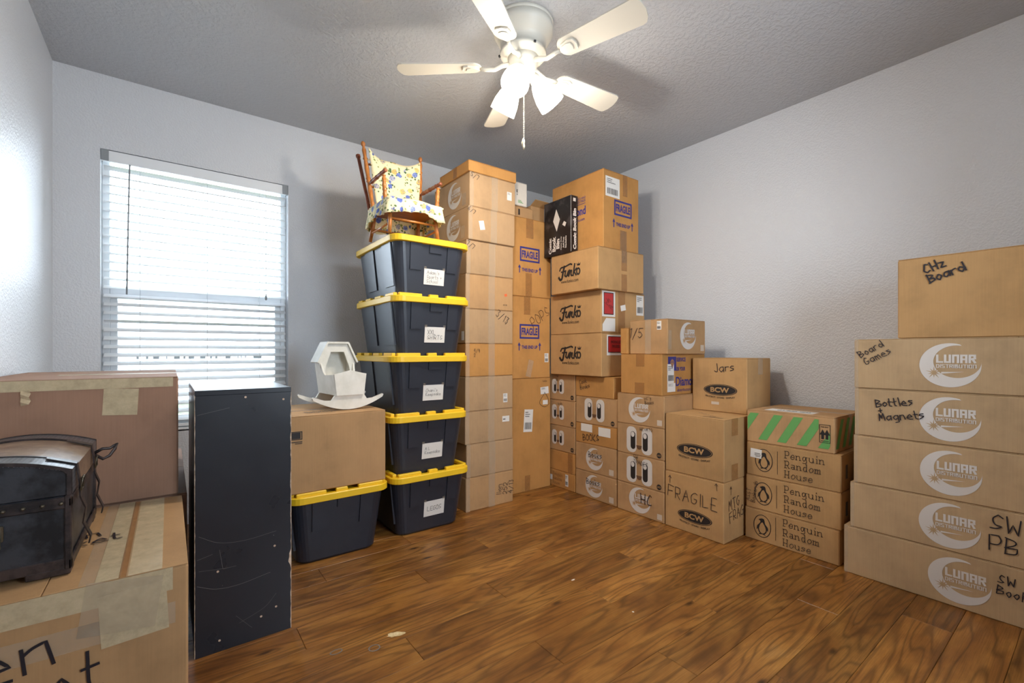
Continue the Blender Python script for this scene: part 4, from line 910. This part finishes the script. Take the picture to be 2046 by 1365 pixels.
# gathered skirt round the cushion
per = rrect(.174, .157, .03, 5); N = 130; L_ = []; tot = 0; pp = per + [per[0]]
seg = [math.dist(pp[i], pp[i + 1]) for i in range(len(per))]; tot = sum(seg)
def along(sv):
    sv %= tot; i = 0
    while sv > seg[i]: sv -= seg[i]; i += 1
    f = sv / seg[i]; return pp[i][0] * (1 - f) + pp[i + 1][0] * f, pp[i][1] * (1 - f) + pp[i + 1][1] * f
vv, ff = [], []
for i in range(N):
    x, y_ = along(tot * i / N); l_ = math.hypot(x, y_); nx, ny = x / l_, y_ / l_
    front = max(0, -y_ / .157); lift = .030 * max(0, 1 - (abs(x - (-.01)) / .11) ** 2) * (front > .8)
    for j in range(5):
        f = j / 4; fl_ = f * (.016 + .007 * math.sin(i * 1.15) + .004 * math.sin(i * 2.3 + 1))
        zt = SZ + .014; zb2 = SZ - .078 + lift + .006 * math.sin(i * .37) - (.035 if y_ > .1 else 0)
        vv.append((x + nx * fl_, .135 + y_ + ny * fl_, zt + (zb2 - zt) * f))
for i in range(N):
    for j in range(4): k2 = (i + 1) % N; ff.append((i * 5 + j, k2 * 5 + j, k2 * 5 + j + 1, i * 5 + j + 1))
sk = mobj('skirt', vv, ff, 'floral', sc_o, True); mdf = sk.modifiers.new('thick', 'SOLIDIFY'); mdf.thickness = .0015
strap('cushion_tie', [(-.178, .312, .49), (-.165, .29, .495), (-.15, .296, .50)], .008, .001, (0, 0, 1), 'floral', t); strap('cushion_tie', [(.178, .312, .49), (.165, .29, .495), (.15, .296, .50)], .008, .001, (0, 0, 1), 'floral', t)

# ================================================================== left side: black cabinet, brown cartons, chest
cx0, cx1, cy0, cy1, ch_ = .070, .374, 1.905, 2.50, .925
t = thing('black_cabinet', 'tall narrow black painted cabinet with scratched chipped panel', 'cabinet', ((cx0 + cx1) / 2, (cy0 + cy1) / 2, 0)); w, d = (cx1 - cx0) / 2, (cy1 - cy0) / 2
boxo('front_panel', -w, w, -d, -d + .018, 0, ch_ - .018, 'blackcab', t, .001); boxo('back_panel', -w, w, d - .018, d, 0, ch_ - .018, 'blackcab', t, .001)
boxo('side_panel', -w, -w + .018, -d + .018, d - .018, 0, ch_ - .018, 'blackcab', t, .001); boxo('side_panel', w - .018, w, -d + .018, d - .018, 0, ch_ - .018, 'blackcab', t, .001)
boxo('top_panel', -w, w, -d, d, ch_ - .018, ch_, 'blackcab', t, .001)
rnd = random.Random(11)
def wear(x, amp):      # ragged strip of bare board along a vertical edge
    n = 60; vv, ff = [], []
    for i in range(n + 1):
        z_ = .002 + (ch_ - .02) * i / n; a = amp * rnd.uniform(.1, 1) * (3.0 if .27 < i / n < .33 and x > 0 else 1)
        s = 1 if x > 0 else -1
        vv += [(x - s * a, -d - .0006, z_), (x + s * .0006, -d - .0006, z_), (x + s * .0006, -d + .004, z_)]
    for i in range(n): ff += [(3 * i, 3 * i + 1, 3 * i + 4, 3 * i + 3), (3 * i + 1, 3 * i + 2, 3 * i + 5, 3 * i + 4)]
    mobj('chipped_edge', vv, ff, 'chip', t)
wear(w, .0035); wear(-w, .0016)
def scr(pts, wd): sh = ribbon(catmull([Vector(p) for p in pts], 6), wd); mobj('scratch', [(x, -d - .0007, z_) for x, z_ in sh[0]], sh[1], 'scratch', t)
scr([(-.14, .42), (-.08, .385), (0, .375), (.10, .385)], .0009); scr([(-.145, .25), (-.09, .225), (-.02, .22), (.08, .235)], .0012); scr([(-.08, .36), (-.07, .29), (-.03, .29)], .0009); scr([(-.14, .30), (-.06, .29)], .0007)
scr([(-.145, .84), (-.05, .86)], .0008); scr([(-.02, .08), (.06, .11), (.10, .15)], .0007); scr([(-.145, .34), (-.10, .35)], .0008); scr([(.02, .05), (-.03, .11)], .0007)
for x, z_ in ((-.085, .285), (.095, .33), (-.08, .04), (.10, .10), (.05, .08), (.125, .88), (.0, .895)): s_ = ell(x, z_, .004, .004, 10); mobj('chip', [(a, -d - .0008, c) for a, c in s_[0]], s_[1], 'chip', t)

b = Box('large kraft carton with masking tape and handwriting at lower left', (-.465, .037, 1.350, 2.000, 0, .550), 'kraft_d', flaps='y', bev=.005)
W, H = b.dims('front')
b.lab('front', .09, H - .055, W - .03, H - .002, 'tape_m', 'tape'); b.lab('front', W - .16, H - .145, W - .04, H - .03, 'tape_m', 'tape', rot=3, layer=2); b.lab('front', W - .19, H - .12, W - .055, H - .005, 'tape', 'tape', rot=-8, layer=3); b.htape('front', .80, .05, 0, .95)
b.write('front', 'Linen\nBasket', .35, .70, .085, rot=10, sw=.0062, lead=1.1, jit=.25, slant=.1)
Wt, Ht = b.dims('top'); b.lab('top', Wt - .195, .0, Wt - .125, Ht, 'tape', 'tape'); b.lab('top', Wt - .115, .0, Wt - .05, Ht, 'tape_m', 'tape'); b.lab('top', Wt - .168, .0, Wt - .128, Ht, 'tape_m', 'tape', layer=2); b.lab('top', Wt - .128, .0, Wt - .112, Ht - .01, 'tape_b', 'tape', layer=3)
b.write('top', 'Linen\nBasket', .50, .50, .055, rot=8, sw=.005, lead=1.1)
b = Box('brown carton on the floor behind the black cabinet, under the big one', (-.465, .052, 2.03, 2.98, 0, .549), 'kraft_b', flaps='x')
b = Box('big worn brown carton with tan tape standing behind the chest', (-.480, .026, 2.015, 2.780, .551, .972), 'kraft_b', flaps='x', bev=.005)
W, H = b.dims('front'); b.lab('front', .07, H - .035, W - .015, H - .002, 'tape_m', 'tape'); b.lab('front', .305, H - .125, .395, H - .036, 'tape_m', 'tape', rot=-3); b.htape('top', .45, .07, .3, 1, 'tape_m')
mobj('torn_tape', [(-w_2 + .118, -b.d / 2 - .004 - .006 * (i % 2), H - .03 - .012 * i) for i, w_2 in enumerate([b.w / 2] * 5)] + [(-b.w / 2 + .136 + .004 * (i % 2), -b.d / 2 - .009 + .004 * (i % 2), H - .03 - .011 * i) for i in range(5)], [(i, i + 1, i + 6, i + 5) for i in range(4)], 'tape_m', b.root)

# domed chest, its buckled front turned to the right
x0, x1, y0, y1 = -.455, -.178, 1.436, 1.880
t = thing('domed_chest', 'black wooden chest with domed woven leather lid and straps', 'chest', ((x0 + x1) / 2, (y0 + y1) / 2, .553)); w, d = (x1 - x0) / 2, (y1 - y0) / 2
zs_ = .180; zt_ = .236; cam_ = .030
boxo('body', -w + .006, w - .006, -d + .006, d - .006, .016, zs_ - .002, 'chest', t, .003)
for sx in (-1, 1):
    for sy in (-1, 1): boxo('foot', *sorted((sx * (w - .002), sx * (w - .075))), *sorted((sy * (d - .002), sy * (d - .05))), 0, .016, 'leather', t, .002)
arch = lambda x: zt_ + cam_ * (1 - (x / w) ** 2)
def lidprof(e, x_lim, lo): n = 14; top = [(-x_lim + 2 * x_lim * k / n, arch(-x_lim + 2 * x_lim * k / n) + e) for k in range(n + 1)]; return [(-x_lim, lo)] + top + [(x_lim, lo)]
lid = extrude_poly('lid', lidprof(-.004, w - .006, zs_), 'y', -d + .006, d - .006, 'chest', t)
def band(name, ya, yb, mat, e=.0, dep=.008, parent=lid):     # strip bent over the lid
    n = 16; vv, ff = [], []; xs = [-w + 2 * w * k / n for k in range(n + 1)]; P = [(-w, zs_)] + [(x, arch(x) + e) for x in xs] + [(w, zs_)]
    Q = [(-w + dep, zs_)] + [(max(-w + dep, min(w - dep, x)), arch(x) + e - dep) for x in xs] + [(w - dep, zs_)]
    m = len(P)
    for yy in (ya, yb): vv += [(x, yy, z_) for x, z_ in P] + [(x, yy, z_) for x, z_ in Q]
    for i in range(m - 1): ff += [(i, i + 1, 2 * m + i + 1, 2 * m + i), (i, m + i, m + i + 1, i + 1), (2 * m + i, 2 * m + i + 1, 3 * m + i + 1, 3 * m + i), (m + i, 3 * m + i, 3 * m + i + 1, m + i + 1)]
    return mobj(name, vv, ff, mat, parent)
band('woven_band', -d + .003, -d + .085, 'weave', .001); band('woven_band', d - .085, d - .003, 'weave', .001)
band('leather_panel', -d + .092, d - .092, 'panel', -.002)
for yy in (-d, -d + .083, d - .092, d - .008): band('edge_welt', yy, yy + .009, 'leather', .003)
for sy in (-1, 1):
    yy = sy * (d - .003)
    boxo('rim', -w, w, *sorted((yy, yy - sy * .006)), zs_ - .030, zs_ - .004, 'leather', t, .002); boxo('base_rim', -w, w, *sorted((yy, yy - sy * .006)), .012, .036, 'leather', t, .002)
    for sx in (-1, 1): boxo('corner_post', *sorted((sx * w, sx * (w - .012))), *sorted((sy * d, sy * (d - .014))), .012, zs_, 'leather', t, .002)
for sx in (-1, 1): boxo('rim', *sorted((sx * w, sx * (w - .006))), -d, d, zs_ - .026, zs_ - .006, 'leather', t, .002); boxo('base_rim', *sorted((sx * w, sx * (w - .006))), -d, d, .012, .034, 'leather', t, .002)
for k in range(9): lathe('stud', (-w + .02 + k * .03, -d + .004, zs_ - .017), (-w + .02 + k * .03, -d - .004, zs_ - .017), [(0, .004), (.6, .004), (1, .001)], 'metal', t, 8)
# end handle on the near end
boxo('handle_plate', -.032, .032, -d - .002, -d + .008, .098, .132, 'metal', t, .002); tube('end_handle', [(-.024, -d - .004, .112), (-.027, -d - .014, .09), (-.02, -d - .016, .07), (.02, -d - .016, .07), (.027, -d - .014, .09), (.024, -d - .004, .112)], .005, 'metal', t, 8)
# straps with buckles over the right-hand side
for yy in (-d + .065, d - .115):
    strap('strap', [(w - .05, yy, arch(w - .05) + .005), (w + .001, yy, arch(w) + .004), (w + .006, yy, zs_ + .02), (w + .008, yy, zs_ - .02), (w + .016, yy + .01, .13), (w + .010, yy + .025, .09), (w + .022, yy + .04, .05), (w + .018, yy + .05, .03)], .022, .003, (0, 1, 0), 'leather', t)
    tube('buckle', [(w + .010, yy - .016, zs_ - .002), (w + .010, yy + .016, zs_ - .002), (w + .012, yy + .016, zs_ + .026), (w + .012, yy - .016, zs_ + .026)], .0025, 'metal', t, 6, True)
ly = d - .05
tube('strap_loop', [(w, ly, .20), (w + .02, ly - .004, .186), (w + .034, ly, .193), (w + .046, ly + .006, .212), (w + .050, ly + .01, .226), (w + .043, ly + .012, .220), (w + .034, ly + .008, .214), (w + .018, ly, .216), (w, ly, .205)], .0045, 'leather', t, 8)
